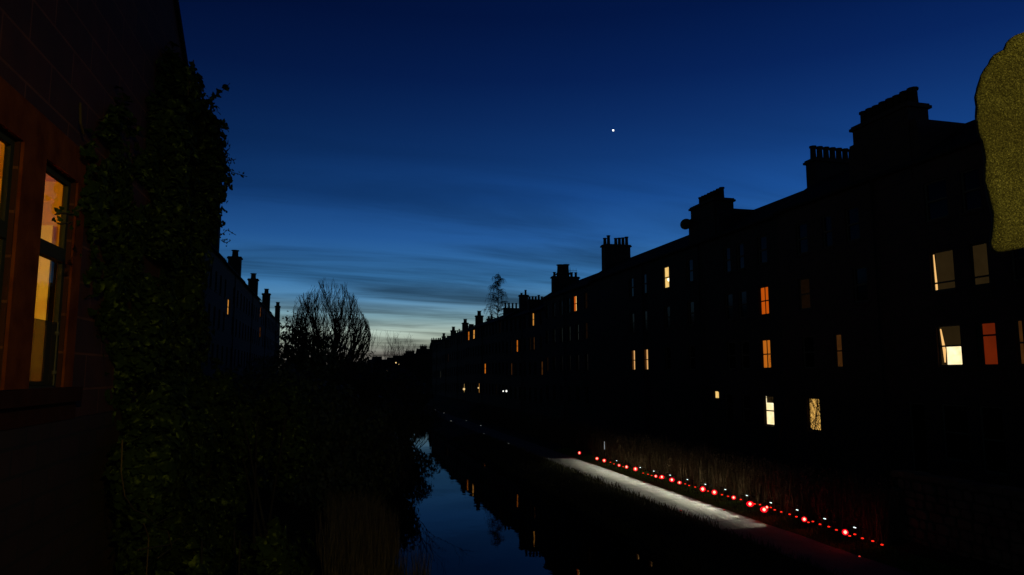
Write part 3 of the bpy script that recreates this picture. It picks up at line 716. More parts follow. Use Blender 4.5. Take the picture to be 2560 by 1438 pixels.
# sprigs standing against the sky
def sprig(pp_, n=9, size=.15):
    pts = [P(x,y,X=-2.35)-O for x,y in pp_]
    m_ = []
    for a, c in zip(pts, pts[1:]):
        for k in range(n): m_.append(a.lerp(c,k/n))
    for q in m_:
        for _ in range(2): leaf(im, q+Vector((rnd.uniform(-.04,.04),rnd.uniform(-.07,.07),rnd.uniform(-.07,.07))), (rnd.uniform(.2,1),rnd.uniform(-1,-.2),rnd.uniform(-.3,.6)), size*rnd.uniform(.6,1.1), rnd)
    return pts
for s_, n_, z_ in (([(470,240),(476,190),(484,150)],5,.12), ([(510,262),(535,242),(553,230),(575,208)],3,.13), ([(535,320),(558,305),(572,330)],4,.13), ([(548,392),(570,402),(590,398)],3,.07), ([(555,420),(585,432),(618,442)],4,.07),
                   ([(548,470),(560,490)],3,.1), ([(550,590),(568,575),(590,588)],3,.05), ([(552,600),(565,607),(575,603)],3,.05), ([(545,400),(562,418)],4,.1),
                   ([(205,520),(180,535),(150,533),(138,536)],1,.07), ([(180,556),(150,560),(143,558)],1,.06)):
    pts = sprig(s_, n_, z_)
    MB().tube(pts, [.008]*len(pts), 4).build('stem', M['vine'], iv)
im.build('foliage', M['ivy'], iv)
for st in ([(306,1100),(303,1180),(312,1240),(335,1275),(360,1285),(390,1310),(430,1290)], [(360,1310),(372,1345),(366,1438)], [(345,1375),(385,1368),(425,1362),(470,1330)], [(395,1395),(430,1370),(420,1330)]):
    pts = [P(x,y,X=-1.85)-O for x,y in st]; MB().tube(pts, [.007-.0005*i for i in range(len(pts))], 5).build('stem', M['vine'], iv)

# ivy bushes further down the left bank
def ivy_bush(label, px, py, X, r, n, seed, size=.11, zg=.9):
    n = int(n*1.5)
    c = P(px, py, X=X); rn = random.Random(seed); root = empty('ivy_bush', (c.x, c.y, zg)); tag(root, label, 'bush')
    m = MB(); z = c.z-zg
    for k in range(9):
        o = Vector((rn.uniform(-.7,.7)*r[0], rn.uniform(-.7,.7)*r[1], z*rn.uniform(.15,1.0)))
        blob(m, o, (r[0]*.55,r[1]*.55,r[2]*.42), n//9, size, rn, 'ivy', .5, .3)
    m.build('foliage', M['ivy'], root)
    for k in range(4): MB().tube([(0,0,-.2),(rn.uniform(-.4,.4),rn.uniform(-.4,.4),z*.5),(rn.uniform(-.6,.6)*r[0],rn.uniform(-.6,.6)*r[1],z)],[.05,.035,.01],5).build('stem', M['bark'], root)
ivy_bush('green ivy bush right of the tall ivy, below the left terrace', 545, 985, -2.4, (1.1,1.6,1.5), 5200, 21)
ivy_bush('leafy bush reaching out over the canal bank, rightmost of the ivy', 640, 1030, -1.5, (1.1,1.5,2.0), 5200, 22)
ivy_bush('low ivy clump at the foot of the tall ivy by the frame bottom', 555, 1330, -1.3, (.7,.9,1.0), 2600, 23, .14)

# dark trees and bushes on the left bank
GB = 'dark bushes along the left bank'
def bank_bush(label, px, py, Y, rx_, rz_, n, seed, size=.35):
    top = P(px, py, Y=Y); zt = top.z; base = (top.x, Y, .9); h = zt-.9; rn = random.Random(seed)
    bl = []
    for k in range(8):
        t = k/7
        bl.append((rn.uniform(-.5,.5)*rx_, rn.uniform(-.5,.5)*rx_, h*(.18+.62*t), rx_*(1-.35*t), rx_*(1-.35*t), h*.24, n//8))
    shrub(label, base, bl, size, seed, name='bush', cat='bush', group=GB)
bank_bush('dark evergreen rising left of the big bare tree', 738, 792, 66, 2.4, 3, 5200, 31, .34)
bank_bush('rounded dark bush at the foot of the big bare tree', 800, 838, 58, 2.6, 3, 5200, 32, .34)
bank_bush('sloping dark bush under the right limbs of the big bare tree', 862, 878, 60, 2.4, 3, 5000, 33, .34)
bank_bush('low dark bush at the water, right of the big bare tree', 925, 915, 62, 2.2, 3, 5000, 34, .3)
bank_bush('dark bush on the bulge of the left bank below the far houses', 985, 925, 66, 2.4, 3, 5000, 35, .3)
bank_bush('dark bush on the bank where the lights of far windows show above', 1035, 960, 74, 2.3, 3, 5000, 36, .3)
bank_bush('dark bush between the ivy and the left terrace', 690, 905, 40, 2.0, 3, 5000, 37, .28)
bank_bush('dark bush at the left bank in the middle distance', 760, 930, 36, 1.9, 3, 5000, 38, .26)
bank_bush('broad dark bush by the near bend of the bank', 850, 960, 34, 1.7, 3, 5000, 39, .24)
bank_bush('dark bush at the water edge over the reflected sky', 925, 1010, 34, 1.4, 3, 4600, 40, .22)
bank_bush('small bush leaning out where the reflected sky narrows', 1000, 1000, 50, 1.5, 3, 4600, 41, .22)
bank_bush('dark hedge bush beside the left terrace gardens', 640, 900, 55, 2.6, 3, 4600, 42, .3)

tb0 = P(814, 1000, Y=60)
bare_tree('big bare vase-shaped tree on the left bank against the pale horizon', (tb0.x, 60, 1.0), 11.8, 44, 4, .50, .22, 5, 1.15, 3, .22, 4.0, minr=.009, shrink=.66, dome=.05,
          env=lambda q: (q.x/3.35)**2+(q.y/3.35)**2+((q.z-7.9)/5.7)**2 < 1+.42*noise.noise(q*.8) or q.z < 6)
tb1 = P(884, 1000, Y=58)
bare_tree('lower bare bush leaning right from the foot of the big bare tree', (tb1.x, 58, 1.0), 5.6, 16, 4, .46, .2, 15, .8, 3, .1, 1.6, minr=.008, shrink=.72, dome=.2, tilt=(.25,0))
bare_tree('bare shrub hanging over the left water edge above the blue reflection', (bankL(33)-.3, 33, .5), 5.2, 7, 3, .6, .02, 8, .8, 3, .07, .4, name='bare_shrub', cat='shrub', minr=.005, tilt=(.5,.1))
bare_tree('leggy bare shrub at the bulge of the left bank', (bankL(47)-.2, 47, .5), 6.6, 7, 3, .6, .05, 9, .7, 3, .08, .5, name='bare_shrub', cat='shrub', minr=.007, tilt=(.35,0))
for i, (px, py, Y, lab) in enumerate(((985,855,190,'bare sapling left of the far toothed chimneys'), (1012,862,185,'slanting bare sapling in front of the far houses'), (965,868,200,'smallest bare sapling on the far skyline'), (905,850,120,'thin bare tree at the right edge of the big bare tree'))):
    t = P(px, py, Y=Y); bare_tree(lab, (t.x, Y, 1.3), (t.z-1.3)*1.02, 4, 3, .5, .2, 50+i, .35, 3, .1, (t.z-1.3)*.3, minr=.018)

# birch behind the terrace
bp = P(1245, 790, Y=147); bt = P(1246, 690, Y=147)
br = empty('birch', (bp.x, 147, 1.7)); tag(br, 'tall bare weeping birch rising behind the right terrace', 'tree')
H = (bt.z-1.7)*1.03; rn = random.Random(4)
MB().tube([(0,0,-.3),(.1,0,H*.3),(-.1,0,H*.6),(.05,0,H*.85),(.1,0,H)],[.26,.2,.12,.06,.02],7).build('trunk', M['bark'], br)
bm_ = MB()
for k in range(62):
    t = .34+.64*(k/62); z = H*t; a = rn.uniform(0, 6.283)
    ln = (1-t)**.75*6.6*rn.uniform(.6,1.05)+.5
    pts = [Vector((0,0,z))]; d = Vector((math.cos(a)*.8, math.sin(a)*.8, .75)).normalized()
    for s in range(6):
        pts.append(pts[-1]+d*ln/6); d = (d+Vector((0,0,-.17))+Vector((rn.uniform(-.1,.1),rn.uniform(-.1,.1),0))).normalized()
    bm_.tube(pts, [.065*(1-i/8) for i in range(7)], 4, caps=False)
    for j in range(2, 7):
        for _ in range(5):
            q = pts[j]; tw = [q]; dd_ = Vector((rn.uniform(-.5,.5), rn.uniform(-.5,.5), -.1))
            for s in range(4):
                tw.append(tw[-1]+dd_.normalized()*rn.uniform(.25,.42)); dd_ += Vector((rn.uniform(-.1,.1),rn.uniform(-.1,.1),-.4))
            bm_.tube(tw, [.026,.022,.018,.016,.012], 3, caps=False)
bm_.build('branches', M['bark'], br)

# bare garden trees whose limbs cross the lit windows
def garden_tree(label, px, X, Y_, h, seed, **k):
    bare_tree(label, (X, Y_, 1.4), h, 5, 4, .7, .05, seed, .9, 3, .12, .9, minr=.006, **k)
garden_tree('bare garden tree across the lowest amber window of the right terrace', 2034, 23.2, P(2075,1100,X=23.2).y, 5.4, 64)
garden_tree('bare garden tree beside the bright white window of the right terrace', 1914, 24.0, P(1935,1060,X=24.0).y, 6.6, 62)

# ------------------------------------------------------------------ hedge, grass
rnd = random.Random(5)
hg = empty('hedge', (19.9, 40, .9)); tag(hg, 'tall dry brown hedge running beside the towpath behind the added red lamps', 'hedge')
hm = MB()
for _ in range(21000):
    y = 22.5 + 80*rnd.random()**1.5; x = 19.3+rnd.random()**.7*1.5
    z0 = .75+(x-19.3)*.4; h = rnd.uniform(.5,1.75)*(1+.25*noise.noise(Vector((x,y*.6,0)))) ; wd = rnd.uniform(.008,.022)
    lx, ly = rnd.uniform(-.14,.14)*h, rnd.uniform(-.14,.14)*h
    t = rnd.uniform(0,3.14); ax_, ay_ = math.cos(t)*wd, math.sin(t)*wd
    bse = Vector((x-19.9,y-40,z0-.9)); tip = bse+Vector((lx,ly,h)); md = bse.lerp(tip,.5)+Vector((rnd.uniform(-.04,.04),rnd.uniform(-.04,.04),0))
    k = len(hm.v); a2 = Vector((ax_,ay_,0))
    hm.v += [tuple(bse-a2),tuple(bse+a2),tuple(md+a2),tuple(md-a2),tuple(tip)]; hm.f += [(k,k+1,k+2,k+3),(k+3,k+2,k+4)]
hm.build('stems', M['dry'], hg)
hm = MB()
for _ in range(20000):
    y = 22.5 + 80*rnd.random()**1.5; x = 19.35+rnd.random()*1.4
    z = .8+(x-19.3)*.4 + rnd.random()*1.65
    if noise.noise(Vector((x*1.5,y*1.1,z*1.5))) < -.12: continue
    leaf(hm, Vector((x-19.9,y-40,z-.9)), (rnd.uniform(-1,.2),rnd.uniform(-1,.4),rnd.uniform(-.4,.8)), rnd.uniform(.06,.13), rnd, 'q')
hm.build('dead_leaves', M['dry'], hg)

def grass_mesh(n, fx, hmin, hmax, wd, name, m, yr, lean=.35, pw=1.2):
    g_ = MB()
    for _ in range(n):
        y = yr[0]+(yr[1]-yr[0])*rnd.random()**pw; x, z0 = fx(y); h = rnd.uniform(hmin,hmax)*(1+.5*noise.noise(Vector((x,y,3))))
        t = rnd.uniform(0,6.28); a2 = Vector((math.cos(t),math.sin(t),0))*wd*rnd.uniform(.6,1.3)
        b0 = Vector((x,y,z0-.03)); tp = b0+Vector((rnd.uniform(-lean,lean)*h,rnd.uniform(-lean,lean)*h,h)); md = b0.lerp(tp,.55)+Vector((0,0,.1*h))
        k = len(g_.v); g_.v += [tuple(b0-a2),tuple(b0+a2),tuple(md+a2*.7),tuple(md-a2*.7),tuple(tp)]; g_.f += [(k,k+1,k+2,k+3),(k+3,k+2,k+4)]
    o = g_.build(name, m); return o
def vr(y):
    x = rnd.uniform(18.02, 19.5); return x, .61+(.14*(x-18.3)/1.3 if x > 18.3 else 0)
tag(grass_mesh(26000, vr, .05,.16, .012, 'grass', M['grass'], (17,58)), 'short green grass verge between the towpath and the dry hedge', 'grass', kind='stuff')
def vl(y):
    x = rnd.uniform(12.1, 15.6); return x, .2+(.4*(x-12.1)/3.2)
tag(grass_mesh(30000, vl, .08,.38, .013, 'rough_grass', M['rough'], (13,75), .5), 'rough darker grass sloping from the towpath down to the canal', 'grass', kind='stuff')
def vb(y):
    x = bankL(y)-rnd.uniform(-.1, 2.2); return x, .25+ .2*(bankL(y)-x)
tag(grass_mesh(9000, vb, .5,1.7, .012, 'reeds', M['dry'], (11,34), .16, .9), 'dry brown reeds at the left water edge near the frame bottom', 'reeds', kind='stuff')

fl = MB(); rnd = random.Random(77)
for _ in range(650):
    x = rnd.choice((rnd.uniform(15.6,16.3), rnd.uniform(17.3,18.0), rnd.uniform(15.6,18.0))); y = rnd.uniform(17,60)
    zf_ = .632+.02*min(1,(x-15.55)/.85,(18.0-x)/.8)+.008
    leaf(fl, Vector((x,y,zf_)), (rnd.uniform(-.3,.3),rnd.uniform(-.3,.3),1), rnd.uniform(.04,.10), rnd, 'q')
M['litter'] = leafmat('leaf_litter', (.025,.018,.008), (.09,.055,.02), .95, .02)
tag(fl.build('fallen_leaves', M['litter']), 'small dead leaves scattered on the lit towpath', 'leaves', kind='stuff')

# ------------------------------------------------------------------ rubble wall, lower right
M['rub1'] = mat('rubble_stone', (.11,.085,.05), .95, .15, (.06,.04,.028), 1.6, .6, 18)
rbw = empty('rubble_wall', (20.3, 14, .7)); tag(rbw, 'rough rubble stone wall behind the towpath at the lower right', 'wall')
sm = MB(); rn = random.Random(3)
zt_ = lambda y: 3.15 + .1*math.sin(y*2)
z = .55
while z < 3.3:
    hh = rn.uniform(.2,.38); y = 3.0 + rn.uniform(0,.3)
    while y < 22.6:
        ww = rn.uniform(.28,.72)
        if z+hh < zt_(y)+.15:
            y0, y1, z0, z1 = y+.015, y+ww-.015, z+.012, z+hh-.012
            bx = rn.uniform(-.02,.05)
            k = len(sm.v); pts = []
            n = 10
            for s_, f_ in ((1.0, .0), (1.0, -.06-bx), (.86, -.10-bx)):
                for q in range(n):
                    a = 2*math.pi*q/n + .2; cy, cz = math.cos(a), math.sin(a)
                    sq = 1/max(abs(cy),abs(cz)); sq = 1+(sq-1)*.72
                    jy = 1+.10*noise.noise(Vector((y*3+cy, z*3+cz, 1)))
                    sm.v.append((f_, (y0+y1)/2-14+cy*sq*jy*(y1-y0)/2*s_, (z0+z1)/2-.7+cz*sq*jy*(z1-z0)/2*s_))
            for r_ in range(2):
                for q in range(n): sm.f.append((k+r_*n+q, k+r_*n+(q+1)%n, k+(r_+1)*n+(q+1)%n, k+(r_+1)*n+q))
            sm.f.append(tuple(k+2*n+q for q in range(n)))
        y += ww
    z += hh
sm.build('facing_stones', M['rub1'], rbw)
MB().box(-.03,.5,-11.1,8.5,-.3,2.5).build('mortar_core', mat('mortar', (.06,.045,.028), 1, .1, (.04,.03,.02), 4), rbw)
cp_ = MB(); y = -11.2
while y < 8.4:
    l_ = rn.uniform(.4,.8); cp_.box(-.12,.58,y+.01,y+l_-.01,2.5+.003,2.5+rn.uniform(.14,.2)); y += l_
cp_.build('coping', M['rub1'], rbw)

# ------------------------------------------------------------------ bridge under the viewer, with the rough stone at the right edge
M['bstone'] = mat('bridge_stone', (.14,.12,.08), .95, .15, (.09,.075,.05), 3, .5, 30)
bd = empty('stone_bridge', (0,-3,0)); tag(bd, 'stone canal bridge the view is taken from, its parapet out of frame', 'bridge')
MB().box(-14,30,-5,3.2,4.75,5.3).build('deck', M['bstone'], bd)
MB().box(-3,2.2,-5,3.2,-.3,4.748).box(19.5,24,-5,3.2,-.3,4.748).build('abutment', M['bstone'], bd)
MB().box(-2.9,30,3.0,3.25,5.302,6.15).build('parapet', M['bstone'], bd)
# pier carrying the projecting stone
right = Vector((math.cos(YAW), -math.sin(YAW), 0)); fwdv = Vector((math.sin(YAW), math.cos(YAW), 0))
sp = Vector((0,0,CZ)) + fwdv*1.06 + right*.98
pr_ = MB(); pr_.prism([V((-.06,-.03,0)),V((.35,-.03,0)),V((.35,.13,0)),V((-.06,.13,0))], V((0,0,6.151)), V((0,0,CZ+.36)))
pier = pr_.build('parapet_pier', M['bstone'], None)
pier.location = (sp.x, sp.y, 0); pier.rotation_euler = (0,0,-YAW)
tag(pier, 'upright bridge pier just outside the right edge carrying a rough stone', 'pier')
# extend parapet wall under the pier
MB().prism([V((-.3,-.2,0)),V((.6,-.2,0)),V((.6,.2,0)),V((-.3,.2,0))], V((0,0,5.303)), V((0,0,6.149))).build('pier_plinth', M['bstone'], bd)
pl = col.objects['pier_plinth']; pl.location = (sp.x, sp.y+3, 0); pl.rotation_euler = (0,0,-YAW)
OUT = [(2575,74),(2556,82),(2538,88),(2523,98),(2514,108),(2508,124),(2496,130),(2484,137),(2475,148),(2470,160),(2459,174),(2451,188),(2446,203),(2439,222),(2435,243),(2438,268),(2437,292),(2441,312),(2443,334),(2451,352),(2455,376),(2459,402),(2458,426),(2459,452),(2464,474),(2467,498),(2473,520),(2478,542),(2478,566),(2475,592),(2472,612),(2474,626),(2485,634),(2502,633),(2520,629),(2545,624),(2580,618),(2640,606),(2780,590),(2900,560),(2930,330),(2900,110),(2780,60),(2660,55)]
def on(px, py, D): return P(px, py, D=D)
cxp, cyp = 2690, 340
stn = MB(); rings = []
DS = 1.0
def dens(o, k=4):
    r_ = []
    for i in range(len(o)):
        a, c = o[i], o[(i+1) % len(o)]
        for j in range(k): r_.append((a[0]+(c[0]-a[0])*j/k, a[1]+(c[1]-a[1])*j/k))
    return r_
OD = dens(OUT, 4); nO = len(OD)
prof = [(.99,.20),(1.0,.12),(1.0,.006),(.998,-.004),(.993,-.010),(.97,-.0125),(.90,-.013)] + [(.90-.9*(i/22), -.014) for i in range(1,22)]
for s_, dd_ in prof:
    ring = []
    for i, (x, y) in enumerate(OD):
        X2, Y2 = cxp+(x-cxp)*s_, cyp+(y-cyp)*s_
        q = on(X2, Y2, DS+dd_)
        nz = noise.noise(q*70)*.0022 + noise.noise(q*220)*.0013 + noise.noise(q*22)*.004
        if s_ > .985 and y < 300 : nz += .0
        q = q - fwdv*nz*(.5 if s_ > .99 else .9)
        ring.append(q)
    rings.append(ring)
for ring in rings: stn.v += [tuple(q) for q in ring]
for i in range(len(rings)-1):
    for k in range(nO): stn.f.append((i*nO+k, i*nO+(k+1)%nO, (i+1)*nO+(k+1)%nO, (i+1)*nO+k))
stn.v.append(tuple(on(cxp,cyp,DS-.02))); ci = len(stn.v)-1
for k in range(nO): stn.f.append(((len(rings)-1)*nO+k, (len(rings)-1)*nO+(k+1)%nO, ci))
stn.f.append(tuple(range(nO))[::-1])
ms = mat('rough_gritstone', (.13,.115,.045), .95, .25)
t_ = ms.node_tree; pb = t_.nodes['Principled BSDF']; c_ = t_.nodes.new('ShaderNodeTexCoord')
na = t_.nodes.new('ShaderNodeTexNoise'); na.inputs['Scale'].default_value = 430; na.inputs['Detail'].default_value = 4; na.inputs['Roughness'].default_value = .75
nb_ = t_.nodes.new('ShaderNodeTexNoise'); nb_.inputs['Scale'].default_value = 14; nb_.inputs['Detail'].default_value = 5
ra = t_.nodes.new('ShaderNodeValToRGB'); e0 = ra.color_ramp.elements; e0[0].position = .40; e0[0].color = (.040,.035,.012,1); e0[1].position = .58; e0[1].color = (.165,.160,.062,1)
ex = ra.color_ramp.elements.new(.70); ex.color = (.50,.47,.24,1)
mxx = t_.nodes.new('ShaderNodeMix'); mxx.data_type = 'RGBA'; mxx.blend_type = 'MULTIPLY'; mxx.inputs[0].default_value = .6
rb = t_.nodes.new('ShaderNodeValToRGB'); rb.color_ramp.elements[0].position = .3; rb.color_ramp.elements[0].color = (.42,.34,.26,1); rb.color_ramp.elements[1].position = .65; rb.color_ramp.elements[1].color = (1,1,.9,1)
for n_ in (na, nb_): t_.links.new(c_.outputs['Object'], n_.inputs['Vector'])
t_.links.new(na.outputs[0], ra.inputs[0]); t_.links.new(nb_.outputs[0], rb.inputs[0]); t_.links.new(ra.outputs[0], mxx.inputs[6]); t_.links.new(rb.outputs[0], mxx.inputs[7]); t_.links.new(mxx.outputs[2], pb.inputs['Base Color'])
bu = t_.nodes.new('ShaderNodeBump'); bu.inputs['Strength'].default_value = .9; bu.inputs['Distance'].default_value = .004
t_.links.new(na.outputs[0], bu.inputs['Height']); t_.links.new(bu.outputs[0], pb.inputs['Normal'])
so = stn.build('rough_stone', ms, None, smooth=True)
tag(so, 'rough gritstone block lit yellow by the street lamp, at the right edge of the frame', 'stone')

# street lamp on the bridge behind the viewer: its sodium light falls on the stone, the ivy and the house
sl_ = empty('street_lamp', (3.6,-8.5,5.3)); tag(sl_, 'sodium street lamp standing on the bridge behind the viewer', 'street lamp')
MB().tube([(0,0,0),(0,0,.9),(0,0,5.0),(-.3,.3,5.35),(-.8,.8,5.4)],[.09,.06,.05,.04,.035],8).build('post', M['iron'], sl_)
hd = MB(); hd.prism([V((-1.35,.62,5.44)),V((-1.2,1.3,5.44)),V((-.72,1.0,5.44)),V((-.78,.66,5.44))], V((0,0,0)), V((0,0,.12))); hd.build('lamp_head', M['iron'], sl_)
MB().lathe((-1.0,.92,5.34),[(.02,-.05),(.1,-.03),(.13,.03),(.12,.09)],12).build('bulb', emit('sodium_bulb', (1,.6,.12), 30), sl_)
sd = bpy.data.lights.new('sodium_light', 'SPOT'); sd.spot_size = R(58); sd.spot_blend = .8; sd.energy = 2000; sd.color = (1,.80,.12); sd.shadow_soft_size = .12
so_ = bpy.data.objects.new('sodium_light', sd); col.objects.link(so_); so_.parent = sl_; so_.location = (-1.0,.92,5.12); so_.rotation_euler = Vector((-.155,.93,-.33)).to_track_quat('-Z','Y').to_euler()

# ------------------------------------------------------------------ moving bike light, stood in for by added staked lamps
LMX = 18.5
M['redhalo'] = emit('red_halo', (1.0,.002,.012), 1.1)
M['redcore'] = emit('trail_red_core', (2.0,.62,.40), 1.5)
M['redsmall'] = emit('small_red_lens', (1.3,.03,.012), 1.1)
M['whitelens'] = emit('white_lens', (.85,1.0,.92), 1.5)
BIG = [(1450,1132,1.0),(1494,1146,.95),(1512,1151,1.0),(1549,1163,.7),(1568,1167,.9),(1590,1172,1.05),(1641,1190,.7),(1656,1192,.9),(1681,1199,1.0),(1700,1206,.75),(1758,1222,1.15),(1787,1230,1.05),(1835,1243,.8),(1876,1259,1.05),(1911,1273,1.05),(1918,1267,.6),(2011,1297,.85),(2113,1329,.9)]
SML = [(1526,1156),(1535,1160),(1558,1167),(1608,1183),(1620,1186),(1629,1189),(1649,1195),(1713,1210),(1723,1214),(1738,1218),(1770,1228),(1805,1237),(1820,1241),(1852,1249),(1887,1260),(1900,1262),(1927,1269),(1937,1275),(1953,1280),(1974,1286),(1991,1292),(2021,1306),(2032,1304),(2050,1311),(2072,1317),(2091,1325),(2124,1340),(2137,1336),(2156,1346),(2182,1353),(2205,1362)]
WHT = [(1543,1152),(1602,1169),(1636,1178),(1677,1188),(1720,1199),(1765,1211),(1815,1224),(1869,1239),(1929,1257),(1995,1275),(2064,1297),(2139,1319)]
ORD = 'first second third fourth fifth sixth seventh eighth ninth tenth eleventh twelfth thirteenth fourteenth fifteenth sixteenth seventeenth eighteenth nineteenth twentieth'.split()
def ordn(i, n):
    if i < 20: return ORD[i]+' from the far end'
    j = n-1-i
    return (ORD[j]+' from the near end') if j < 20 else str(i+1)
view_dir = Vector((-LMX, -30, 5.5)).normalized()
def disc(mb, c, r, n, dirv, th=.02, sx_=1.0):
    a = dirv.cross(Vector((0,0,1))).normalized(); b2 = dirv.cross(a).normalized()
    ring = [c + (a*math.cos(2*math.pi*k/n)*sx_ + b2*math.sin(2*math.pi*k/n))*r for k in range(n)]
    mb.prism([q for q in ring], -dirv*th, dirv*0)
GZ = .66
for i, (x, y, s) in enumerate(BIG):
    p = P(x, y, X=LMX); o = empty('trail_red_lamp', (p.x, p.y, GZ)); h = p.z-GZ  # fixed lamp added for one red flash of the moving bike
    tag(o, 'big bright red lamp added for a bike flash, %s' % ordn(i, len(BIG)), 'lamp', 'big red lamps added for the bike trail')
    MB().tube([(0,0,-.1),(0,0,h-.06)],[.012,.012],5).build('stake', M['iron'], o)
    hs = MB(); hs.lathe((.02,.02,h-.06),[(.05,-.04),(.09*s,0),(.09*s,.10),(.04,.14)],10); hs.build('housing', M['iron'], o)
    m1 = MB(); c0 = Vector((0,0,h)) + Vector((-.08,-.10,0)); disc(m1, c0, .12*s, 16, Vector((-.52,-.82,.2)).normalized(), .02, random.uniform(.95,1.35)); m1.build('lens', M['redhalo'], o)  # glowing disc paints the red halo round the flash
    m2 = MB(); c1 = c0 + Vector((-.52,-.82,.2)).normalized()*.03; m2.lathe((c1.x,c1.y,c1.z),[(.01,-.07*s),(.05*s,-.04*s),(.068*s,0),(.05*s,.04*s),(.01,.07*s)],10); m2.build('bulb', M['redcore'], o)  # bright core of the bike flash on the added lamp
    ld = bpy.data.lights.new('trail_red_light','POINT'); ld.energy = (1.6 if p.y > 29 else 7)*s*s; ld.color = (1,.03,.02); ld.shadow_soft_size = .06
    lo = bpy.data.objects.new('trail_red_light', ld); col.objects.link(lo); lo.parent = o; lo.location = c0 + Vector((-.12,-.18,.05))
for i, (x, y) in enumerate(SML):
    p = P(x, y, X=LMX-.05); o = empty('trail_red_marker', (p.x, p.y, GZ)); h = p.z-GZ  # staked marker added for a small flash of the bike trail
    tag(o, 'tiny dull red marker added for the bike trail, %s' % ordn(i, len(SML)), 'trail marker', 'tiny red markers added for the bike trail')
    MB().tube([(0,0,-.1),(0,0,h-.02)],[.006,.006],4).build('stake', M['iron'], o)
    MB().lathe((0,0,h),[(.015,-.02),(.045,-.012),(.05,.01),(.02,.022)],8).build('lens', M['redsmall'], o)  # glowing bead of the added trail marker
def trail_white_lamp(p, lab, on_=True, lit=True):
    o = empty('trail_white_lamp', (p.x, p.y, GZ)); h = p.z-GZ  # lamp added for a white flash of the passing bike
    tag(o, lab, 'lamp', 'white lamps added for the bike trail')
    MB().tube([(0,0,-.1),(0,0,h+.02)],[.008,.008],5).build('stake', M['iron'], o)
    MB().box(-.02,.04,-.55,.55,h+.022,h+.030).build('hood', M['iron'], o)
    if lit: MB().box(-.055,-.02,-.055,.055,h-.012,h+.014).build('lens', M['whitelens'], o)  # glowing front of the lamp added for a bike flash
    if on_:
        for dy_ in (-.475, .475):
            ld = bpy.data.lights.new('streak_spot','SPOT'); ld.energy = 780*on_; ld.color = (1,1,.82); ld.spot_size = R(45); ld.spot_blend = 1.0; ld.shadow_soft_size = .15  # spots added to lay the bike headlight's streak on the path
            lo = bpy.data.objects.new('streak_spot', ld); col.objects.link(lo); lo.parent = o; lo.location = (-.10,dy_,h)
            d = Vector((17.28-p.x, 0, .62-p.z)); lo.rotation_euler = d.to_track_quat('-Z','Y').to_euler()
        l2 = bpy.data.lights.new('added_verge_fill','POINT'); l2.energy = 4.5*on_; l2.color = (1,.95,.75); l2.shadow_soft_size = .03  # point light added to brighten the verge and hedge
        lp = bpy.data.objects.new('added_verge_fill', l2); col.objects.link(lp); lp.parent = o; lp.location = (.42,0,h+.16)
for i, (x, y) in enumerate(WHT):
    p = P(x, y, X=LMX); trail_white_lamp(p, 'small white lamp added for a bike light flash, %s' % ordn(i, 12), (1.0 if p.y > 30 else .62 if p.y > 28.2 else .22) if p.y > 26.5 else 0)
y_last = P(1543,1152,X=LMX).y
trail_white_lamp(Vector((LMX, (y_last+P(1602,1169,X=LMX).y)/2, 1.22)), 'added hooded lamp filling the streak between the two farthest white lamps', 1.0, False)  # lamp added to close a gap in the streak
for k in range(3):
    trail_white_lamp(Vector((LMX, y_last+1.9*(k+1), 1.22)), 'added hooded lamp lengthening the lit streak, %s one beyond the white lamps' % ORD[k], .7-.25*k, False)  # lamps added to carry the streak farther along the path
# slim white post
wp = P(1511,1104,X=19.0); wq = P(1512,1136,X=19.0)
po = empty('marker_post', (wp.x,wp.y,.7)); tag(po, 'slim white marker post standing up among the hedge stems', 'post')
M['postw'] = emit('post_reflected_glow', (.55,.57,.55), 1.0, (.02,.02,.02), 30)  # emission stands in for light the band only reflects
MB().tube([(0,0,-.1),(0,0,wp.z-.7-.55)],[.02,.02],6).build('shaft', M['iron'], po)
MB().tube([(0,0,wp.z-.7-.55),(0,0,wp.z-.7)],[.022,.022],6).build('reflector_band', M['postw'], po)
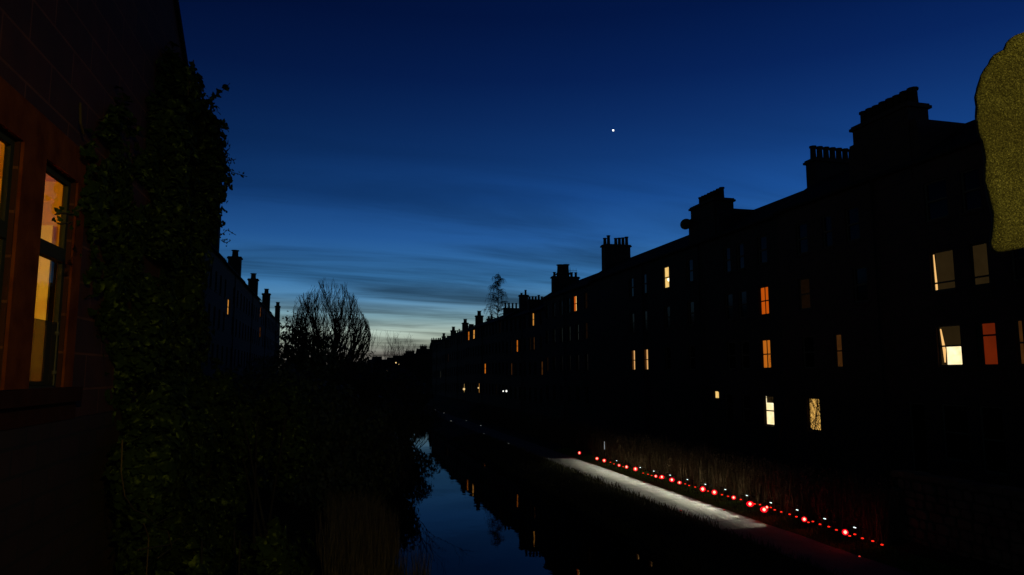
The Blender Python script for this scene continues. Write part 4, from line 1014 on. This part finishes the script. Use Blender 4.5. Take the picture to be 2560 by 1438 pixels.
# studs set in both edges of the towpath
M['studw'] = emit('stud_white_glint', (.3,.33,.3), 1.0); M['studr'] = emit('stud_red_glint', (.75,.05,.03), 1.0)  # emission paints the glint of light reflected by the studs
for i, (x, y, X, kd) in enumerate([(1081,1031,15.75,'w'),(1090,1023,17.8,'w'),(1104,1040,15.75,'w'),(1112,1031,17.8,'w'),(1130,1052,15.75,'w'),(1167,1050,17.8,'w'),(1203,1063,17.8,'w'),(1210,1085,15.75,'w'),(1272,1110,15.75,'w'),(1369,1147,15.75,'w'),(1602,1198,17.8,'r'),(1690,1273,15.75,'r'),(1795,1266,17.8,'r'),(2117,1376,17.8,'r')]):
    # y on the path edge from the picture column
    r_ = (x-1280)/F; a = math.atan(r_)+YAW; yy = X/math.tan(a)
    rr = .05 if kd == 'r' else .03+.0009*yy
    o = empty('path_stud', (X, yy, .636)); tag(o, '%s stud in the %s edge of the towpath, %s' % ('red glinting' if kd == 'r' else 'pale glinting', 'hedge side' if X > 17 else 'water side', ordn(i,14)), 'path stud', 'studs along the towpath')
    MB().lathe((0,0,0),[(rr,0),(rr,.02),(rr*.8,.03)],10).build('rim', M['iron'], o)
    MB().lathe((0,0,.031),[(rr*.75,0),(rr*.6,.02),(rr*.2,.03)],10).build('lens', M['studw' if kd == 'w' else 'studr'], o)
# pair of white garden lights and far lamps
def garden_light(x, y, X, lab, r_, m_):
    p = P(x, y, X=X); o = empty('garden_light', (p.x, p.y, 1.6)); tag(o, lab, 'garden light')
    MB().tube([(0,0,-.2),(0,0,p.z-1.6-r_)],[.03,.03],5).build('post', M['iron'], o)
    MB().lathe((0,0,p.z-1.6),[(r_*.2,-r_),(r_*.8,-r_*.6),(r_,0),(r_*.8,r_*.6),(r_*.2,r_)],10).build('globe', m_, o)
M['globe'] = emit('white_globe', (1.0,1.0,.9), 1.0); M['warmglobe'] = emit('warm_globe', (.9,.6,.25), 1.0)
garden_light(1258,978,24.5,'left one of a pair of white garden lights below the terrace',.12,M['globe'])
garden_light(1266,978,24.5,'right one of a pair of white garden lights below the terrace',.16,M['globe'])
garden_light(1160,973,24.5,'warm garden light by the hedge, left of the white pair',.22,M['warmglobe'])
garden_light(1196,970,24.5,'small warm garden light between the other garden lights',.13,M['warmglobe'])
def far_light(x, y, D, lab, r_):
    p = P(x, y, D=D); o = empty('far_lamp', (p.x, p.y, 1.5)); tag(o, lab, 'lamp')
    MB().tube([(0,0,-.2),(0,0,p.z-1.5-r_)],[.06,.05],5).build('post', M['iron'], o)
    MB().lathe((0,0,p.z-1.5),[(r_*.2,-r_),(r_,0),(r_*.2,r_)],8).build('bulb', M['warmglobe'], o)
far_light(990,907,262,'brightest far street lamp below the saplings',.30); far_light(997,911,262,'small far lamp just right of the brightest one',.18)
far_light(957,929,240,'far lamp low by the water, left of two',.16); far_light(967,928,240,'far lamp low by the water, right of two',.16)

# bright planet high above the terrace
pp = P(1533, 326, D=5000)
m = MB(); r0 = 6.0
for i in range(9): pass
m.lathe((0,0,0),[(r0*math.cos(t_q), r0*math.sin(t_q)) for t_q in [R(a) for a in range(-85,86,17)]],20)
pl_ = m.build('planet', emit('planet_light', (1.0,1.0,.95), 3.0), smooth=True, loc=pp)
tag(pl_, 'bright white planet alone in the blue sky above the terrace', 'planet')
